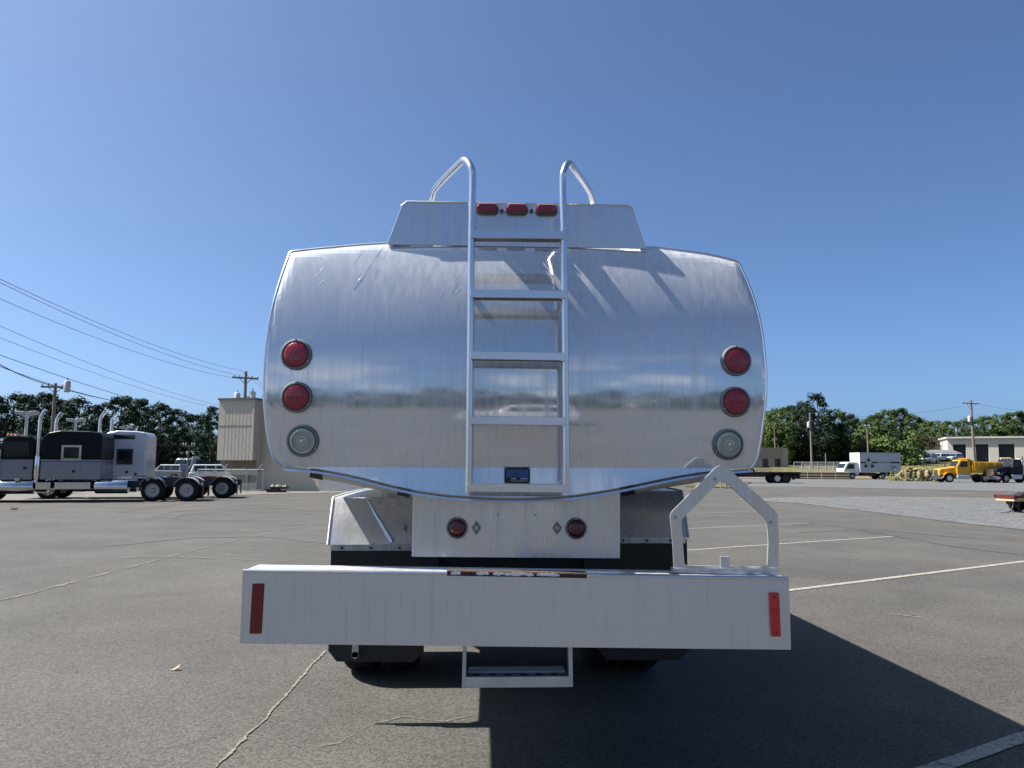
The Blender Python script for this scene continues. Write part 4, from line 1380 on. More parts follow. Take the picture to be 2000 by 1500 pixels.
# ---- white cab-over box truck
gT = G(1657, 936)
BT = thing('box_truck', 'white cab-over box truck with dark stripe and triangle emblem, by the log edging', 'box truck', gT, R(180 + 4))
fr = MB()
for s in (-1, 1):
    fr.box(-6.6, 1.0, min(s * .36, s * .43), max(s * .36, s * .43), .55, .8)
fr.build('chassis_frame', BLACK, BT)
for s in (-1, 1):
    wheel(BT, 0, s * .95, .42, .42, .25, False, s, GREYP)
    wheel(BT, -4.3, s * .93, .42, .42, .24, True, s, GREYP)
MB().prism([(-1.0, .62), (-1.0, 2.2), (-.8, 2.32), (.35, 2.32), (.62, 2.2), (1.1, 1.42), (1.15, .55), (.55, .5), (.5, .85), (-.5, .85), (-.55, .62)], 'y', -1.0, 1.0).build('cab', WHITEP, BT, bevel=.07)
MB().prism([(.68, 2.1), (1.06, 1.5), (1.1, 1.52), (.72, 2.12)], 'y', -.85, .85).build('windscreen', DGLASS, BT)
for s in (-1, 1):
    MB().prism([(-.35, 1.4), (-.35, 2.05), (.45, 2.05), (.8, 1.4)], 'y', s * 1.002, s * 1.012).build('door_window', DGLASS, BT)
    MB().box(.9, 1.17, min(s * .55, s * .95), max(s * .55, s * .95), .75, .95).build('headlamp', GREYP, BT)
boxo = MB().box(-6.9, -1.05, -1.2, 1.2, .95, 3.55).build('cargo_box', mat('box side shaded white', (.42, .435, .46), .4, .1, .06, 3), BT, bevel=.02)  # white box side coloured greyer, its shade put into the colour
MB().box(-6.92, -1.03, -1.22, 1.22, 3.5, 3.58).build('roof_rail', GREYP, boxo)
MB().box(-1.09, -1.02, -1.22, 1.22, .93, 3.56).build('front_wall', WHITEP, boxo, bevel=.02)
INKM = mat('decal ink', (.012, .012, .022), .5)
side_y = 1.203
for (xa, xb) in ((-1.9, -1.1), (-3.5, -2.75), (-6.75, -5.4)):
    MB().box(xa, xb, side_y, side_y + .004, 2.15, 2.35).build('stripe', INKM, boxo)
MB().box(-5.4, -3.5, side_y, side_y + .003, 2.18, 2.34).build('stripe', mat('faded ink', (.22, .23, .26), .5), boxo)
tri = [((-2.3, 2.98), (-2.6, 2.38), (-2.0, 2.38)), ((-2.72, 2.2), (-3.1, 1.6), (-2.5, 1.6)), ((-1.9, 2.2), (-2.15, 1.6), (-1.5, 1.6))]
for t in tri:
    MB().prism(list(t), 'y', side_y, side_y + .005).build('emblem', INKM, boxo)
MB().prism([(-2.3, 2.3), (-2.62, 1.72), (-1.98, 1.72)], 'y', side_y, side_y + .004).build('emblem', GREYP, boxo)
tx = bpy.data.curves.new('lettering', 'FONT')
tx.body = 'SPL'; tx.size = .62; tx.extrude = .002
to = bpy.data.objects.new('lettering_tmp', tx)
COL.objects.link(to)
dg = bpy.context.evaluated_depsgraph_get()
lm = bpy.data.meshes.new_from_object(to.evaluated_get(dg))
bpy.data.objects.remove(to)
lo_ = bpy.data.objects.new('lettering', lm); COL.objects.link(lo_)
lm.materials.clear(); lm.materials.append(INKM)
lo_.parent = boxo
lo_.matrix_local = Matrix.Translation((-5.45, side_y + .004, 1.35)) @ Matrix.Rotation(R(180), 4, 'Z') @ Matrix.Rotation(R(90), 4, 'X')
MB().box(-6.5, -5.2, -1.1, 1.1, .45, .93).build('tail_skirt', BLACK, BT)
MB().box(-3.2, -1.3, -1.0, 1.0, .45, .9).build('side_locker', BLACK, BT)

# ---- flatbed trailer
gF = G(1511, 943.5)
FB = thing('flatbed_trailer', 'black flatbed with red edge boards on one dual axle, before the small beige building', 'flatbed', gF, R(180))
MB().box(-2.35, 6.5, -1.2, 1.2, 1.0, 1.12).build('deck', BLACK, FB)
for i in range(9):
    MB().box(-2.2 + i * .85, -1.55 + i * .85, 1.2, 1.215, 1.04, 1.14).build('edge_board', REDP, FB)
MB().box(-2.0, 6.3, -.45, .45, .68, 1.0).build('chassis_frame', BLACK, FB)
MB().box(1.2, 3.9, .46, 1.1, .62, .98).build('side_locker', BLACK, FB)
for s in (-1, 1):
    wheel(FB, 0, s * .95, .48, .48, .25, True, s, WHITEP)
    wheel(FB, -.9, s * .95, .48, .48, .25, True, s, BLACK)
    wheel(FB, 5.6, s * .95, .48, .48, .25, True, s, WHITEP)
MB().box(-1.75, -1.68, .6, 1.1, .35, 1.0).build('tail_post', BLACK, FB)
MB().box(-2.3, -2.2, -1.1, 1.1, .45, .98).build('underrun_bar', BLACK, FB)
MB().prism([(2.0, 1.12), (2.0, 1.3), (2.25, 1.55), (2.3, 1.5), (2.2, 1.2), (2.6, 1.12)], 'y', -.3, .3).build('winch', BLACK, FB)

# ---- rusty implement trailer at the right edge
gR = G(1981, 1001)
RT = thing('implement_trailer', 'rusty red trailer with pale board deck on a jack leg at the right edge', 'trailer', gR, R(0))
k = (gR.y - CAM.y) / FPX
MB().box(-.33, 3.2, -.5, .5, .42, .52).build('deck_board', PALEWOOD, RT, bevel=.01)
MB().box(-.36, 3.2, -.55, -.5, .52, .62).box(-.36, 3.2, .5, .55, .52, .62).build('side_rail', REDP, RT)
MB().box(-.34, -.28, -.56, .56, .5, .64).build('head_rail', REDP, RT)
MB().box(-.2, 3.0, -.12, .12, .3, .42).build('spine', BLACK, RT)
MB().tube([(-.02, -.3, .42), (-.02, -.3, .03)], .03, 8).box(-.1, .06, -.38, -.22, 0, .03).build('jack_leg', RUST, RT)
MB().tube(smooth_path([(-.3, -.4, .4), (-.33, -.42, .25), (-.45, -.45, .1), (-.6, -.48, .02), (-.85, -.5, .02)], 5), .018, 6).build('air_hose', BLACK, RT, smooth=True)
w = wheel(RT, .55, -.6, .32, .32, .2, False, -1, GREYP); w2 = wheel(RT, .55, .6, .32, .32, .2, False, 1, GREYP)
MB().prism([(.1, .62), (.35, .74), (.6, .75), (.62, .62)], 'y', -.2, .2).build('load_bundle', BLACK, RT)


# ---- pickups and SUVs
def suv(name, label, loc, rz, paint, group=None, sc=1.0):
    T_ = thing(name, label, 'car', loc, rz, group, sc)
    MB().prism([(-2.3, .4), (-2.35, .95), (-2.2, 1.05), (.9, 1.08), (2.1, .98), (2.3, .8), (2.32, .4), (1.85, .38), (1.7, .68), (1.1, .68), (.95, .38), (-1.05, .38), (-1.2, .68), (-1.75, .68), (-1.9, .38)], 'y', -.92, .92).build('body', paint, T_, bevel=.07)
    c = MB().hexa([(-2.2, -.86, 1.06), (.95, -.86, 1.06), (.95, .86, 1.06), (-2.2, .86, 1.06)], [(-2.0, -.7, 1.7), (.25, -.7, 1.7), (.25, .7, 1.7), (-2.0, .7, 1.7)]).build('cabin', paint, T_, bevel=.06)
    for s in (-1, 1):
        for xa, xb in ((-1.9, -1.05), (-.95, -.25), (-.15, .5)):
            q = lambda x, z: (x if z < 1.3 else x - (.22 if x > .4 else 0), s * (.875 - (z - 1.06) * .25 + .004), z)
            pa = [q(xa, 1.14), q(xb, 1.14), q(xb, 1.58), q(xa, 1.58)]
            MB().hexa(pa, [(p[0], p[1] - s * .02, p[2]) for p in pa]).build('side_window', DGLASS, c)
        for x in (-1.48, 1.4):
            wheel(T_, x, s * .84, .36, .36, .22, False, s, GREYP)
        MB().box(2.2, 2.34, min(s * .55, s * .85), max(s * .55, s * .85), .7, .85).build('headlamp', CHROME, T_)
    MB().hexa([(.97, -.8, 1.1), (.97, .8, 1.1), (.32, .66, 1.65), (.32, -.66, 1.65)], [(.93, -.8, 1.1), (.93, .8, 1.1), (.28, .66, 1.65), (.28, -.66, 1.65)]).build('windscreen', DGLASS, c)
    MB().box(2.3, 2.36, -.45, .45, .55, .82).build('grille', BLACK, T_)
    return T_


def far(px, D):
    """ground point under photo column px at distance D"""
    d = ray(px, 911)
    d = Vector((d.x, d.y, 0)).normalized()
    p = Vector((CAM.x, CAM.y, 0)) + d * D
    return Vector((p.x, p.y, gz(p.x, p.y)))


suv('parked_car', 'white car with its nose toward the grass bank, leftmost of the cars up there', far(1814, 168), R(180 + 35), WHITEP, 'cars parked above the bank')
suv('parked_car', 'white station wagon behind the nose of the leftmost car above the bank', far(1836, 182), R(180 + 20), WHITEP, 'cars parked above the bank')
suv('parked_car', 'grey car above the yellow truck cab, before the white garage', far(1864, 184), R(180 + 30), GREYP, 'cars parked above the bank')
suv('parked_car', 'white car above the black truck cab, before the garage', far(1965, 150), R(180 + 60), WHITEP, 'cars parked above the bank')
suv('parked_car', 'white car seen only mirrored in the tank between the ladder rails', (1.0, -19.0, 0), R(188), WHITEP)
# far left, between the pale tractor and the beige building
suv('parked_car', 'silver car beyond the bare drive axles of the tractors', far(325, 90), R(170), SILVER, 'vehicles beyond the tractors')
suv('parked_car', 'white car beside the chain-link gate at the beige building', far(426, 72), R(20), WHITEP, 'vehicles beyond the tractors')
VN = thing('delivery_van', 'white van seen above the red fifth wheel of the pale tractor', 'van', far(370, 96), R(-95), 'vehicles beyond the tractors')
vb = MB().prism([(-2.6, .4), (-2.6, 2.3), (-2.45, 2.45), (.9, 2.45), (1.3, 2.3), (1.75, 1.45), (2.5, 1.2), (2.6, .9), (2.6, .4)], 'y', -.98, .98).build('body', WHITEP, VN, bevel=.08)
MB().prism([(1.34, 2.22), (1.72, 1.5), (1.76, 1.52), (1.38, 2.24)], 'y', -.85, .85).build('windscreen', DGLASS, vb)
MB().box(-2.62, -2.6, -.7, .7, 1.45, 2.1).build('rear_window', DGLASS, vb)
MB().box(2.59, 2.62, -.6, .6, .6, .9).build('grille', BLACK, vb)
for s in (-1, 1):
    for x in (-1.6, 1.7):
        wheel(VN, x, s * .88, .36, .36, .22, False, s, GREYP)
TR = thing('cargo_trailer', 'pale grey cargo trailer between the white van and the beige building', 'trailer', far(410, 98), R(4), 'vehicles beyond the tractors')
tb = MB().box(-1.9, 1.5, -1.0, 1.0, .55, 2.6).build('body', mat('trailer paint', (.34, .36, .39), .45, .1, .08, 4), TR, bevel=.06)
MB().box(-1.88, 1.48, -1.02, 1.02, 1.5, 1.58).build('trim', GREYP, tb)
MB().box(1.5, 2.6, -.08, .08, .5, .6).build('draw_bar', BLACK, TR)
for s in (-1, 1):
    wheel(TR, -.4, s * .9, .36, .36, .2, False, s, GREYP)

# ================================================================== BUILDINGS
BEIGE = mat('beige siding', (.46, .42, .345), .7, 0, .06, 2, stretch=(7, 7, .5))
BEIGE2 = mat('beige siding sunny', (.50, .45, .355), .7, 0, .06, 2, stretch=(7, 7, .5))  # lit copy of the siding for the wing, sunlight put into the colour
TRIMD = mat('dark trim', (.10, .10, .10), .6)
BRN = mat('brown band', (.17, .14, .11), .8, 0, .15, 3)
YB = 48.0
a = P(443, 783, YB); b = P(515, 783, YB); cbt = P(437, 897, YB)
BL = thing('metal_building', 'tall beige sheet metal building behind the tanker with overhanging upper storey', 'building', (a.x, YB, gz(a.x, YB)), R(-15))
ox, oz = a.x, gz(a.x, YB)
Hh = a.z - oz
wdt = b.x - a.x
zl = P(440, 899, YB).z - oz
zb1 = P(440, 906, YB).z - oz
up_ = MB().box(-.15, wdt, -.6, 9, zl, Hh).build('upper_wall', BEIGE, BL)
MB().box(.1, wdt, 0, 9, -.3, zl).build('lower_wall', BEIGE, BL)
MB().box(.08, wdt - .05, -.02, 0, zl - .55, zl - .02).build('brown_band', BRN, BL)
MB().box(.08, wdt - .05, -.02, 0, zl - 1.45, zl - .95).build('brown_band', BRN, BL)
MB().box(-.22, wdt + .06, -.68, 9.05, Hh, Hh + .12).build('roof_trim', TRIMD, BL)
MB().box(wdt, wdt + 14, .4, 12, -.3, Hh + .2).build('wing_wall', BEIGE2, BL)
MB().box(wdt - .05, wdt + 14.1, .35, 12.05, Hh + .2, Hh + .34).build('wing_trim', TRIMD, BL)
for i in range(9):
    MB().box(.3 + i * .26, .325 + i * .26, -.606, -.6, zl + .02, Hh - .02).build('wall_rib', BEIGE, up_)
MB().box(-.14, wdt - .01, -.612, -.6, (zl + Hh) / 2 + .25, (zl + Hh) / 2 + .29).build('panel_joint', BRN, up_)
MB().box(wdt - .09, wdt + .02, -.63, -.45, zl, Hh).build('corner_post', BEIGE, up_)
for i in range(30):
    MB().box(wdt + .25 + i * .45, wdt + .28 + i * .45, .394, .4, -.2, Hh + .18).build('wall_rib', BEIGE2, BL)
MB().box(wdt + 4.2, wdt + 7.2, .37, .4, 0, 3).build('roll_door', GREYP, BL)

# chain-link gate in front of it
YG = 45.5
gate = thing('chain_link_gate', 'galvanised chain-link gate with top rail in front of the beige building', 'gate', (P(478, 940, YG).x, YG, gz(0, YG)))
x0, x1 = P(386, 940, YG).x - gate.location.x, P(514, 940, YG).x - gate.location.x
z1 = P(450, 917, YG).z - gate.location.z
for i in range(5):
    x = x0 + (x1 - x0) * i / 4
    MB().tube([(x, 0, 0), (x, 0, z1 + .05)], .03, 8).build('post', GALV, gate)
MB().tube([(x0, 0, z1), (x1, 0, z1)], .025, 8).build('rail', GALV, gate)
MB().tube([(x0, 0, .12), (x1, 0, .12)], .02, 8).build('rail', GALV, gate)
for i in range(4):
    w_ = MB()
    xa, xb = x0 + (x1 - x0) * i / 4, x0 + (x1 - x0) * (i + 1) / 4
    for q in range(9):
        t = q / 8
        w_.tube([(xa + (xb - xa) * t, .01, .12), (xa + (xb - xa) * min(1, t + .5), .01, z1)], .004, 3, False)
        w_.tube([(xa + (xb - xa) * t, .015, z1), (xa + (xb - xa) * min(1, t + .5), .015, .12)], .004, 3, False)
    w_.build('wire_mesh', GALV, gate)
for px in (437, 505):
    p = P(px, 917, YG)
    MB().tube([(p.x - gate.location.x, 0, z1), (p.x - gate.location.x + .25, -.1, z1 + .35)], .02, 6).build('outrigger', GALV, gate)
p = G(518, 956)
bol = MB().lathe([(.16, 0), (.16, 1.5), (.14, 1.6), (.07, 1.66), (0, 1.68)], (0, 0, 0), 'z', 16).build('bollard', mat('bollard paint', (.5, .5, .47), .6, 0, .15, 4), smooth=True)
bol.location = p; tag(bol, 'stout pale grey bollard at the corner of the beige building', 'bollard')
p = G(541, 962)
DB = thing('debris_stack', 'low stack of dark timber with broken rubble on top, before the beige wall', 'debris', p)
MB().box(-.55, .5, -.3, .3, .0, .1).build('timber', BLACK, DB)
MB().box(-.6, .15, -.3, .3, .1, .24).build('timber', RUST, DB)
MB().box(-.35, .62, -.28, .3, .24, .36).build('timber', BLACK, DB)
rnd = random.Random(2)
for i in range(7):
    x, s_ = -.3 + i * .13, rnd.uniform(.07, .14)
    pts = [(x + s_ * math.cos(q * 1.05) * rnd.uniform(.7, 1.2), rnd.uniform(-.05, .05) + s_ * math.sin(q * 1.05), .36) for q in range(6)]
    MB().add(pts + [(x + .02, 0, .36 + s_ * 1.3)], [(q, (q + 1) % 6, 6) for q in range(6)]).build('rubble', mat('rubble', (.3, .27, .22), .9, 0, .3, 8), DB)
# low house beyond the tractors
HO = thing('low_house', 'low grey house with shallow roof seen beyond the pale tractor', 'house', far(328, 108))
MB().box(-3.4, 3.0, -2, 4, -.2, 2.4).build('wall', mat('house wall', (.3, .3, .29), .8), HO)
MB().prism([(-2.4, 2.4), (1, 3.5), (4.4, 2.4)], 'x', -3.7, 3.3).build('roof', mat('house roof', (.25, .25, .26), .85, 0, .15, 5), HO)
for x in (-2.6, -.8, 1.2):
    MB().box(x, x + 1.0, -2.02, -2, .9, 2.0).build('window', DGLASS, HO)

# small beige building right
d_ = 132
pL, pR = far(1468, d_), far(1550.5, d_)
SB = thing('small_building', 'small flat-roofed beige building with brown fascia behind the flatbed', 'building', (pL.x, pL.y, 0))
kk = d_ / FPX
zB = CAM.z + (911.5 - 917) * kk
wd = pR.x - pL.x
z1 = CAM.z + (911.5 - 895) * kk; z2 = CAM.z + (911.5 - 876) * kk
STUC = mat('pale stucco', (.34, .31, .25), .8, 0, .06, 2)
MB().box(0, wd, 0, 8, -1, z2 - .08).build('wall', STUC, SB)
MB().box(-.05, wd - 1.0, -.12, 8.1, z1, z2).build('fascia', mat('fascia', (.30, .24, .19), .8, 0, .08, 2), SB)
for px in (1499, 1527):
    x = (px - 1468) / (1550.5 - 1468) * wd
    MB().box(x - .45, x + .5, -.03, 0, zB, zB + (z1 - zB) * .92).build('window', DGLASS, SB)
for px in (1478, 1513, 1540):
    x = (px - 1468) / (1550.5 - 1468) * wd
    MB().box(x - .06, x + .06, -.04, 0, zB - .4, z1).build('pilaster', STUC, SB)

# white garage far right
d_ = 200
pL = far(1853, d_)
kk = d_ / FPX
WG = thing('white_garage', 'long cream garage with tall open bays at the right edge', 'building', (pL.x, pL.y, 0), R(-24))
zb_, zt = 2.3, CAM.z + (912.5 - 864) * kk
CREAM = mat('cream wall', (.55, .52, .43), .75, 0, .04, 2)
u_ = kk
xs_ = [0, 8, 27, 41, 60, 74, 97, 240]     # wall / bay borders in photo pixels from the left corner
zo = zt - 10 * kk
for i in range(0, 7, 2):
    MB().box(xs_[i] * u_, xs_[i + 1] * u_, 0, 12, zb_ - .3, zo - .002).build('wall', CREAM, WG)
MB().box(0, 240 * u_, 0, 12, zo, zt).build('lintel', CREAM, WG)
MB().box(-.3, 240 * u_ + .3, -.4, 12.3, zt, zt + .35).build('roof_edge', mat('roof metal', (.6, .58, .52), .5), WG)
MB().box(0, 240 * u_, 11.7, 12.1, zb_, zt - .1).build('back_wall', BLACK, WG)
for i in (1, 3, 5):
    MB().box(xs_[i] * u_, xs_[i + 1] * u_, .8, .9, zb_, zo - .004).build('bay_door', BLACK, WG)

# long low roof and brick store between trees and bank
d_ = 190
LS = thing('long_shed', 'long low shed with pale grey metal roof behind the bank', 'shed', far(1795, d_))
MB().box(-7, 9, 0, 6, -.3, 1.9).build('wall', BLACK, LS)
MB().prism([(-.6, 1.7), (3, 2.6), (6.6, 1.7), (6.6, 1.6), (-.6, 1.6)], 'x', -7.5, 9.5).build('roof', mat('shed roof', (.11, .115, .125), .8, 0, .12, 4, stretch=(4, 1, 1)), LS)
BS = thing('brick_store', 'small salmon brick block above the roof of the long shed', 'building', far(1803, 215))
MB().box(-1.6, 1.6, 0, 4, -.3, 6.0).build('wall', mat('salmon brick', (.5, .29, .2), .85, 0, .12, 6), BS)
MB().box(-1.75, 1.75, -.15, 4.1, 6.0, 6.15).build('roof', TRIMD, BS)

# ================================================================== POLES, LAMPS, FENCES, WIRES
def pole(name, label, base, top, r=.15, arm=None, arm_rz=0., trafos=(), m=WOOD, cat='utility pole', group=None):
    T_ = thing(name, label, cat, base, 0, group)
    h = top - base.z
    MB().tube([(0, 0, -.3), (0, 0, h)], [r * 1.15, r * .72], 10).build('pole', m, T_, smooth=True)
    if arm:
        za, half = h - arm[1], arm[0]
        c, s = math.cos(arm_rz), math.sin(arm_rz)
        ao = MB().hexa([(-half * c - .06 * s, -half * s - .06, za - .07), (half * c - .06 * s, half * s - .06, za - .07), (half * c - .06 * s, half * s - .06, za + .07), (-half * c - .06 * s, -half * s - .06, za + .07)],
                       [(-half * c, -half * s + .06, za - .07), (half * c, half * s + .06, za - .07), (half * c, half * s + .06, za + .07), (-half * c, -half * s + .06, za + .07)]).build('crossarm', m, T_)
        for t in (-.95, -.5, .5, .95):
            MB().lathe([(.05, .07), (.07, .12), (.05, .2), (.06, .26), (0, .3)], (half * c * t, half * s * t, za), 'z', 8).build('insulator', GALV, T_)
        for t in (-.5, .5):
            MB().tube([(half * c * t, half * s * t, za - .05), (0, 0, za - half * .5)], .03, 5).build('brace', m, T_)
    for (dx, dzz) in trafos:
        MB().lathe([(.2, -.45), (.24, -.42), (.24, .35), (.2, .42), (.06, .46), (.05, .7), (0, .72)], (dx, 0, h - dzz), 'z', 14).build('transformer', mat('transformer grey', (.4, .41, .42), .5, .2, .1, 4), T_, smooth=True)
        MB().box(min(0, dx), max(0, dx), -.04, .04, h - dzz - .05, h - dzz + .05).build('transformer_bracket', GALV, T_)
    return T_


def ztop(py, px, D):
    d = ray(px, py)
    return CAM.z + d.z / math.hypot(d.x, d.y) * D


def air(px, py, D):
    d = ray(px, py)
    return CAM + d * (D / math.hypot(d.x, d.y))


pole('utility_pole', 'dark utility pole with crossarm and two transformers rising behind the beige building', far(473, 66), ztop(725, 473, 66), .16, (1.0, .55), .5, ((-.62, 2.2), (.62, 2.1)))
pole('utility_pole', 'utility pole with short crossarm and a cable box above the black tractor', far(98, 70), ztop(748, 98, 70), .15, (1.0, .3), .2, ((.9, .25),))
pole('utility_pole', 'grey pole with a big can transformer, left of the box truck', far(1586, 128), ztop(806, 1584, 128), .17, None, 0, ((-.28, 1.9),))
pole('utility_pole', 'slim bare pole at the left end of the right tree line', far(1515, 134), ztop(828, 1515, 134), .1)
pole('utility_pole', 'slim pole standing just behind the box truck', far(1697, 124), ztop(831, 1694, 124), .13, (.5, .15), .3)
pole('utility_pole', 'tall weathered pole with crossarm before the cream garage', far(1904, 140), ztop(781, 1899, 140), .2, (2.0, .55), .35, ((-.4, 3.0),))
pole('utility_pole', 'white vent post standing above the cream garage roof', far(1872, 230), ztop(833, 1872, 230), .22, None, 0, (), WHITEP)
pole('utility_pole', 'thin pole before the trees right of the pale tractor', far(367, 84), ztop(869, 367, 84), .08, (.55, .1), .2)


def flood(label, px, top_py, D, wpx):
    b = far(px, D)
    T_ = thing('lot_lamp', label, 'lamp post', b, 0, 'lamps of the truck lot')
    h = ztop(top_py, px, D) - b.z
    k_ = D / FPX
    MB().tube([(0, 0, -.2), (0, 0, h)], .09, 10).build('pole', GALV, T_, smooth=True)
    for s in (-1, 1):
        MB().prism([(s * .12, h), (s * wpx * k_ * .5, h + .1), (s * wpx * k_ * .5, h + .3), (s * .12, h + .26)], 'y', -.2, .2).build('lamp_head', mat('lamp head', (.36, .36, .37), .6), T_, bevel=.02)
    MB().box(-.14, .14, -.1, .1, h - .05, h + .2).build('bracket', GALV, T_)


flood('lot lamp with flat twin heads, leftmost, above the cab of the black tractor', 46, 812, 56, 34)
flood('lot lamp with flat twin heads above the black sleeper roof', 143, 825, 66, 29)
flood('small lot lamp above the roof of the pale tractor', 243, 839, 88, 22)


def wire(label, a, b, sag, r, group):
    n = 26
    pts = []
    for i in range(n + 1):
        t = i / n
        p = a + (b - a) * t
        p.z -= sag * 4 * t * (1 - t)
        pts.append(p)
    o = MB().tube(pts, r, 5).build('power_line', CABLE, smooth=True)
    return tag(o, label, 'power line', group)


G1 = 'power lines at the left'
PA = 66
e = air(473, 724, PA)
wire('topmost thin line running down to the pole behind the building', air(-70, 512, 33), e, .5, .011, G1)
wire('second thin line just below the topmost one', air(-70, 518, 33.5), air(466, 733, PA), .5, .011, G1)
wire('third thin line reaching the pole crossarm', air(-70, 553, 36), air(456, 738, PA), .5, .011, G1)
wire('fourth thin line, midway down the left sky', air(-70, 606, 40), air(445, 795, 80), .5, .011, G1)
wire('fifth thin line, just under the fourth', air(-70, 632, 41), air(445, 800, 82), .5, .010, G1)
wire('thick dark cable running past the pole above the black tractor', air(-70, 672, 48), air(98, 752, 70), .25, .035, G1)
wire('upper dark line above the thick cable', air(-70, 668, 49), air(440, 820, 110), .6, .02, G1)
wire('dark line just above the thick cable, over the pines', air(-70, 690, 49), air(200, 778, 90), .2, .02, G1)
wire('thick cable going on from the pole behind the pines', air(98, 752, 70), air(250, 786, 110), .2, .035, G1)
wire('thin line from the pole top toward the tank edge', e, air(560, 790, 92), .2, .011, G1)
wire('thin line from the crossarm toward the tank edge', air(490, 735, PA), air(560, 775, 92), .2, .011, G1)
G2 = 'power lines at the right'
wire('faint line from the tall right pole toward the box truck pole', air(1884, 792, 140), air(1586, 812, 128), .8, .016, G2)
wire('faint line from the tall right pole leaving to the right', air(1914, 790, 140), air(2100, 800, 150), .6, .016, G2)

# chain-link fence and log edging at the right
p0, p1 = far(1551, 121), far(1645, 121)
FN = thing('chain_link_fence', 'grey chain-link fence between the small building and the box truck', 'fence', p0)
d = p1 - p0
for i in range(7):
    q = d * (i / 6)
    MB().tube([(q.x, q.y, -.3), (q.x, q.y, 2.0 if i not in (4,) else 3.2)], .05, 6).build('post', GALV, FN)
MB().tube([(0, 0, 1.95), (d.x, d.y, 1.95)], .03, 6).build('rail', GALV, FN)
w_ = MB()
for i in range(60):
    a_, b_ = d * (i / 60), d * min(1, (i + 12) / 60)
    w_.tube([(a_.x, a_.y, .05), (b_.x, b_.y, 1.95)], .008, 3, False)
    w_.tube([(a_.x, a_.y, 1.95), (b_.x, b_.y, .05)], .008, 3, False)
tag(w_.build('wire_mesh', GALV, FN))
lg = mat('log edging', (.12, .095, .068), .9, 0, .3, 3, stretch=(1, 6, 6))
LE = thing('log_edging', 'low brown log edging at the foot of the fence left of the box truck', 'edging', far(1550, 112))
q0, q1 = far(1550, 112), far(1660, 112)
for i in range(4):
    a_, b_ = (q1 - q0) * (i / 4), (q1 - q0) * ((i + .96) / 4)
    for zz_ in (.15, .5, .85):
        MB().tube([(a_.x, a_.y, zz_), (b_.x, b_.y, zz_)], .19, 8).build('log', lg, LE, smooth=True)
STRAW = mat('straw ring', (.2, .15, .085), .9, 0, .3, 8, bump=.4, bscale=14)
words = ('leftmost', 'second from the left', 'middle', 'second from the right', 'rightmost')
for i in range(5):
    p = far(1767 + i * 11.5, 103)
    rr2 = .6 + .06 * (i * 3 % 4)
    ob = MB()
    prof = [(rr2 + .13 * math.cos(R(a_)), .2 * math.sin(R(a_))) for a_ in range(0, 360, 45)]
    ob.lathe(prof, (0, 0, 0), 'y', 18, close=True)
    rq = random.Random(40 + i)
    ob.v = [(x * rq.uniform(.86, 1.12), y * rq.uniform(.7, 1.3), z * rq.uniform(.86, 1.12)) for x, y, z in ob.v]
    o = ob.build('straw_ring', STRAW, smooth=True)
    o.location = (p.x, p.y, gz(p.x, p.y) + rr2)
    o.rotation_euler = (R(-14), 0, R((-25, 10, -38, 22, 40)[i]))
    tag(o, 'straw coloured ring standing at the foot of the bank, %s of five' % words[i], 'straw ring', 'straw rings at the bank')
p = G(1414, 955)
UB = thing('utility_cabinet', 'small grey cabinet on posts seen through the nozzle frame apex', 'cabinet', p)
MB().box(-.28, .28, -.15, .15, .45, .85).build('box', GREYP, UB, bevel=.02)
for x in (-.22, .22):
    MB().box(x - .04, x + .04, -.04, .04, -.02, .45).build('post', GALV, UB)
p = G(28, 996)
wd_ = MB(); rnd = random.Random(9)
for i in range(40):
    a_, h = rnd.uniform(0, 6.28), rnd.uniform(.06, .17)
    x, y = rnd.uniform(-.12, .12), rnd.uniform(-.08, .08)
    wd_.add([(x - .01, y, 0), (x + .01, y, 0), (x + .5 * h * math.cos(a_), y + .5 * h * math.sin(a_), h)], [(0, 1, 2)])
o = wd_.build('dry_weed', mat('dry weed', (.25, .17, .08), .9, 0, .3, 9)); o.location = p
tag(o, 'small brown dry weed tuft on the asphalt near the left edge', 'weed')

# ================================================================== TREES
def leafmat(name, c1, c2):
    m, nt, n, l, b = _newmat(name)
    oi = n.new('ShaderNodeObjectInfo'); tc = n.new('ShaderNodeTexCoord')
    no = n.new('ShaderNodeTexNoise'); no.inputs['Scale'].default_value = 1.3; no.inputs['Detail'].default_value = 3
    l.new(tc.outputs['Object'], no.inputs['Vector'])
    mr = n.new('ShaderNodeMapRange'); mr.inputs[1].default_value = .35; mr.inputs[2].default_value = .65
    l.new(no.outputs['Fac'], mr.inputs[0])
    mx = n.new('ShaderNodeMix'); mx.data_type = 'RGBA'
    mx.inputs['A'].default_value = (*c1, 1); mx.inputs['B'].default_value = (*c2, 1)
    l.new(mr.outputs[0], mx.inputs['Factor'])
    hs = n.new('ShaderNodeHueSaturation')
    r1 = n.new('ShaderNodeMapRange'); r1.inputs[3].default_value = .75; r1.inputs[4].default_value = 1.25
    l.new(oi.outputs['Random'], r1.inputs[0]); l.new(r1.outputs[0], hs.inputs['Value'])
    l.new(mx.outputs['Result'], hs.inputs['Color'])
    l.new(hs.outputs[0], b.inputs['Base Color'])
    b.inputs['Roughness'].default_value = .8
    b.inputs['Specular IOR Level'].default_value = .12
    MATS[name] = m
    return m


LEAF_P = leafmat('pine needles', (.016, .033, .022), (.038, .062, .032))
LEAF_D = leafmat('broad leaves', (.034, .060, .018), (.080, .112, .033))
LEAF_B = leafmat('bare brush', (.07, .05, .036), (.10, .078, .054))
BARK = mat('bark', (.10, .08, .065), .95, 0, .3, 6, stretch=(3, 3, .6))


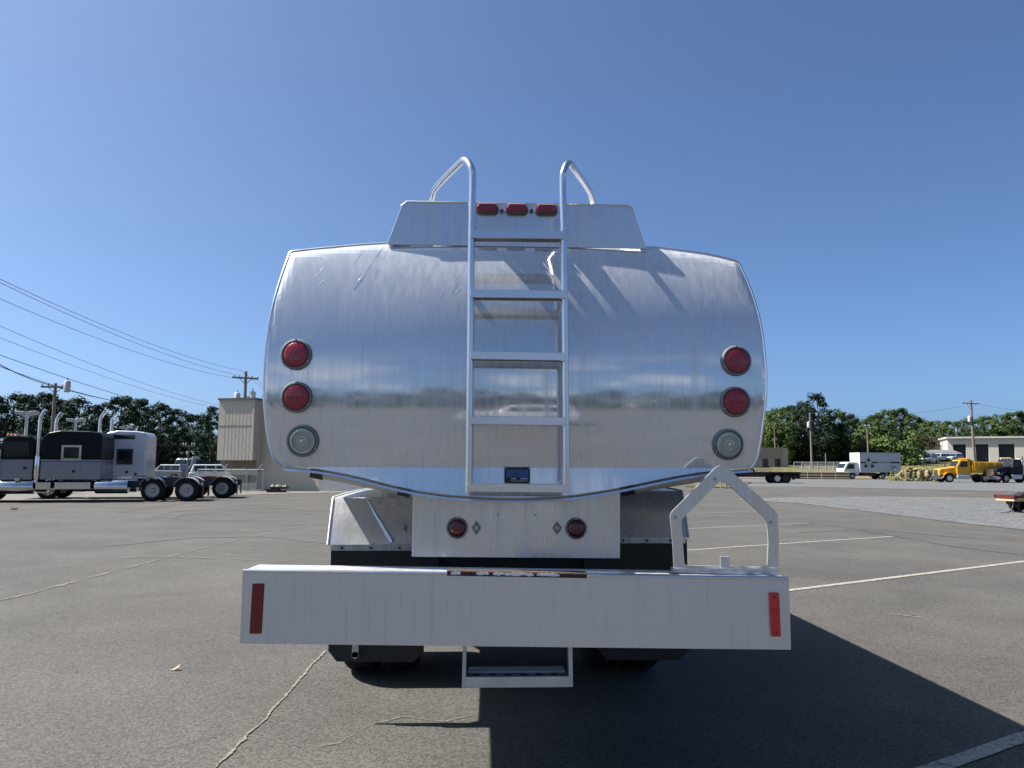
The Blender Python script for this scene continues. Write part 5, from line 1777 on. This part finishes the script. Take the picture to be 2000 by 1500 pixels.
def crown_mesh(name, kind, seed, n_cl, per, lsz):
    """crown of unit-ish size: height 1 (0..1), spread about .36; clumps of small leaf faces"""
    rnd = random.Random(seed)
    v, f = [], []
    cl = []
    tries = 0
    while len(cl) < n_cl and tries < 20000:
        tries += 1
        z = rnd.uniform(.02, 1)
        if kind == 'pine':
            rad = .30 * (1 - abs(z - .5) ** 1.7 * 2.1) if z < .93 else .08
            rad = max(.05, rad)
        else:
            rad = .36 * math.sqrt(max(0, 1 - ((z - .47) / .54) ** 2))
        a, q = rnd.uniform(0, 6.283), math.sqrt(rnd.uniform(.12, 1)) * rad
        cl.append((q * math.cos(a), q * math.sin(a), z, rnd.uniform(.045, .095) * (1.15 - .35 * z)))
    for (cx, cy, cz, cr) in cl:
        for _ in range(per):
            d = Vector((rnd.gauss(0, 1), rnd.gauss(0, 1), rnd.gauss(0, .75)))
            d = d.normalized() * cr * rnd.uniform(.35, 1.05) ** .7
            c = Vector((cx, cy, cz)) + d
            s = lsz * rnd.uniform(.6, 1.35)
            n = (d.normalized() + Vector((rnd.uniform(-.8, .8), rnd.uniform(-.8, .8), rnd.uniform(-.2, .9)))).normalized()
            t = n.cross(Vector((rnd.uniform(-1, 1), rnd.uniform(-1, 1), rnd.uniform(-1, 1)))).normalized()
            w = n.cross(t)
            k = len(v)
            v += [tuple(c - t * s), tuple(c - w * s * .5), tuple(c + t * s), tuple(c + w * s * .5)]
            f.append((k, k + 1, k + 2, k + 3))
    me = bpy.data.meshes.new(name)
    me.from_pydata(v, [], f)
    me.materials.append({'pine': LEAF_P, 'broad': LEAF_D, 'bare': LEAF_B}[kind])
    return me


def trunk_mesh(seed):
    rnd = random.Random(seed)
    mb = MB()
    lean = rnd.uniform(-.02, .02)
    mb.tube([(0, 0, -.02), (lean * .4, 0, .3), (lean, lean, .62), (lean * 1.3, 0, .95)], [.022, .018, .012, .004], 8)
    for i in range(9):
        z = .3 + .07 * i
        a, L = rnd.uniform(0, 6.28), rnd.uniform(.12, .26) * (1.1 - z * .7)
        mb.tube([(lean * z, 0, z), (L * .5 * math.cos(a), L * .5 * math.sin(a), z + .04), (L * math.cos(a), L * math.sin(a), z + .1)], [.008, .005, .002], 5)
    me = bpy.data.meshes.new('trunk')
    me.from_pydata(mb.v, [], mb.f)
    me.materials.append(BARK)
    for p in me.polygons: p.use_smooth = True
    return me


CROWN = {'pine': [crown_mesh('crown_pine', 'pine', 11 + i, 95, 75, .017) for i in range(4)],
         'broad': [crown_mesh('crown_broad', 'broad', 31 + i, 120, 75, .017) for i in range(4)],
         'bare': [crown_mesh('crown_bare', 'bare', 51 + i, 60, 30, .012) for i in range(1)]}
TRUNK = [trunk_mesh(i) for i in range(4)]
_tn = [0]


def tree(label, px, top_py, D, kind='pine', spread=1.0, group=None, low=.22, loc=None, H=None):
    _tn[0] += 1
    i = _tn[0]
    b = loc if loc is not None else far(px, D)
    H = H or ztop(top_py, px, D) - b.z
    T_ = thing({'pine': 'pine_tree', 'broad': 'leafy_tree', 'bare': 'bare_tree'}[kind], label, 'tree', b, (i * 2.399) % 6.283, group)
    t = bpy.data.objects.new('trunk', TRUNK[i % 4]); COL.objects.link(t); t.parent = T_; t.scale = (H, H, H * .97)
    c = bpy.data.objects.new('crown', CROWN[kind][i % len(CROWN[kind])]); COL.objects.link(c); c.parent = T_
    c.location = (0, 0, H * low); hh = H * (1 - low)
    c.scale = (H * spread, H * spread, hh)
    return T_


ORD = ['first', 'second', 'third', 'fourth', 'fifth', 'sixth', 'seventh', 'eighth', 'ninth', 'tenth', 'eleventh', 'twelfth', 'thirteenth', 'fourteenth', 'fifteenth', 'sixteenth', 'seventeenth', 'eighteenth', 'nineteenth', 'twentieth']
LT = [(-22, 776, 100), (20, 771, 104), (52, 776, 98), (86, 771, 106), (115, 784, 100), (148, 780, 96), (180, 795, 104), (228, 778, 98), (264, 781, 103), (306, 789, 97), (343, 803, 104), (376, 812, 110), (412, 797, 96), (450, 812, 104)]
for i, (px, py, D) in enumerate(LT):
    tree('dark pine in the left tree line, %s from the left edge' % ORD[i], px, py, D, 'pine', .92 + .12 * (i % 3), 'pines behind the tractors', .10)
RTS = [(1500, 808, 150, 'broad'), (1522, 800, 146, 'broad'), (1546, 795, 152, 'broad'), (1572, 787, 150, 'pine'), (1600, 773, 148, 'pine'), (1633, 802, 152, 'broad'), (1664, 811, 150, 'pine'), (1690, 822, 160, 'broad'),
       (1712, 813, 170, 'broad'), (1738, 803, 172, 'broad'), (1760, 800, 168, 'broad'), (1784, 812, 176, 'broad'), (1806, 822, 240, 'broad'), (1830, 824, 235, 'broad'), (1862, 824, 232, 'broad'), (1893, 820, 240, 'broad'),
       (1926, 816, 236, 'broad'), (1958, 812, 240, 'broad'), (1988, 806, 238, 'broad'), (2020, 806, 240, 'broad')]
for i, (px, py, D, kd) in enumerate(RTS):
    tree('green %s in the right tree line, %s from the tanker' % ('pine' if kd == 'pine' else 'leafy tree', ORD[i]), px, py, D, kd, 1.0 if D < 200 else 1.15, 'trees behind the yard', .05)
for i, (px, py, D) in enumerate(((1792, 846, 205), (1815, 850, 210), (1838, 852, 208))):
    tree('brown bare tree above the long shed, %s from the left' % ORD[i], px, py, D, 'bare', 1.1, 'bare trees by the shed', .1)
# trees behind the photographer, mirrored in the tank
for i in range(24):
    x = -118 + i * 9.6
    tree('tree behind the photographer, seen only mirrored in the tank', 0, 0, 0, 'broad' if i % 3 else 'pine', 2.1, 'mirrored trees', .0, Vector((x, -112 - (i * 7) % 16, 0)), 7.0 + (i * 5 % 7) * .6)


# undergrowth that closes the tree lines: reads as one mass
def thicket(name, label, px0, px1, D, h, n, m, lsz, seed):
    rnd = random.Random(seed)
    v, f = [], []
    for i in range(n):
        px = rnd.uniform(px0, px1)
        b = far(px, D + rnd.uniform(-4, 10))
        cz = b.z + h * rnd.uniform(0, 1) ** 1.2 * (.75 + .35 * math.sin(px * .09) * math.sin(px * .023 + 1))
        c = Vector((b.x, b.y, cz))
        for _ in range(26):
            d = Vector((rnd.gauss(0, .55), rnd.gauss(0, .55), rnd.gauss(0, .4)))
            q = c + d
            s = lsz * rnd.uniform(.6, 1.4)
            nn = (d.normalized() + Vector((rnd.uniform(-1, 1), rnd.uniform(-1, 1), rnd.uniform(-.2, 1)))).normalized()
            t = nn.cross(Vector((rnd.uniform(-1, 1), rnd.uniform(-1, 1), rnd.uniform(-1, 1)))).normalized()
            w = nn.cross(t)
            k = len(v)
            v += [tuple(q - t * s), tuple(q - w * s * .55), tuple(q + t * s), tuple(q + w * s * .55)]
            f.append((k, k + 1, k + 2, k + 3))
    o = MB()
    me = bpy.data.meshes.new(name); me.from_pydata(v, [], f); me.materials.append(m)
    ob = bpy.data.objects.new(name, me); COL.objects.link(ob)
    return tag(ob, label, 'undergrowth', kind='stuff')


thicket('undergrowth', 'dark undergrowth under the pines behind the tractors', -400, 470, 112, 5.5, 2400, LEAF_P, .28, 3)
thicket('undergrowth', 'green undergrowth filling the right tree line', 1478, 1790, 158, 6.5, 1500, LEAF_D, .3, 4)
thicket('undergrowth', 'distant green undergrowth behind the garage and shed', 1770, 2500, 245, 6.5, 2000, LEAF_D, .45, 5)
thicket('far_wood', 'far-off wood behind the tanker, joining the two tree lines', 440, 1500, 165, 11, 3600, LEAF_D, .5, 8)
thicket('tall_weeds', 'dry tall weeds on the grass bank beside the box truck', 1745, 1850, 106, .9, 260, mat('dry weeds', (.17, .14, .06), .9, 0, .35, 2, col2=(.12, .15, .05)), .12, 6)
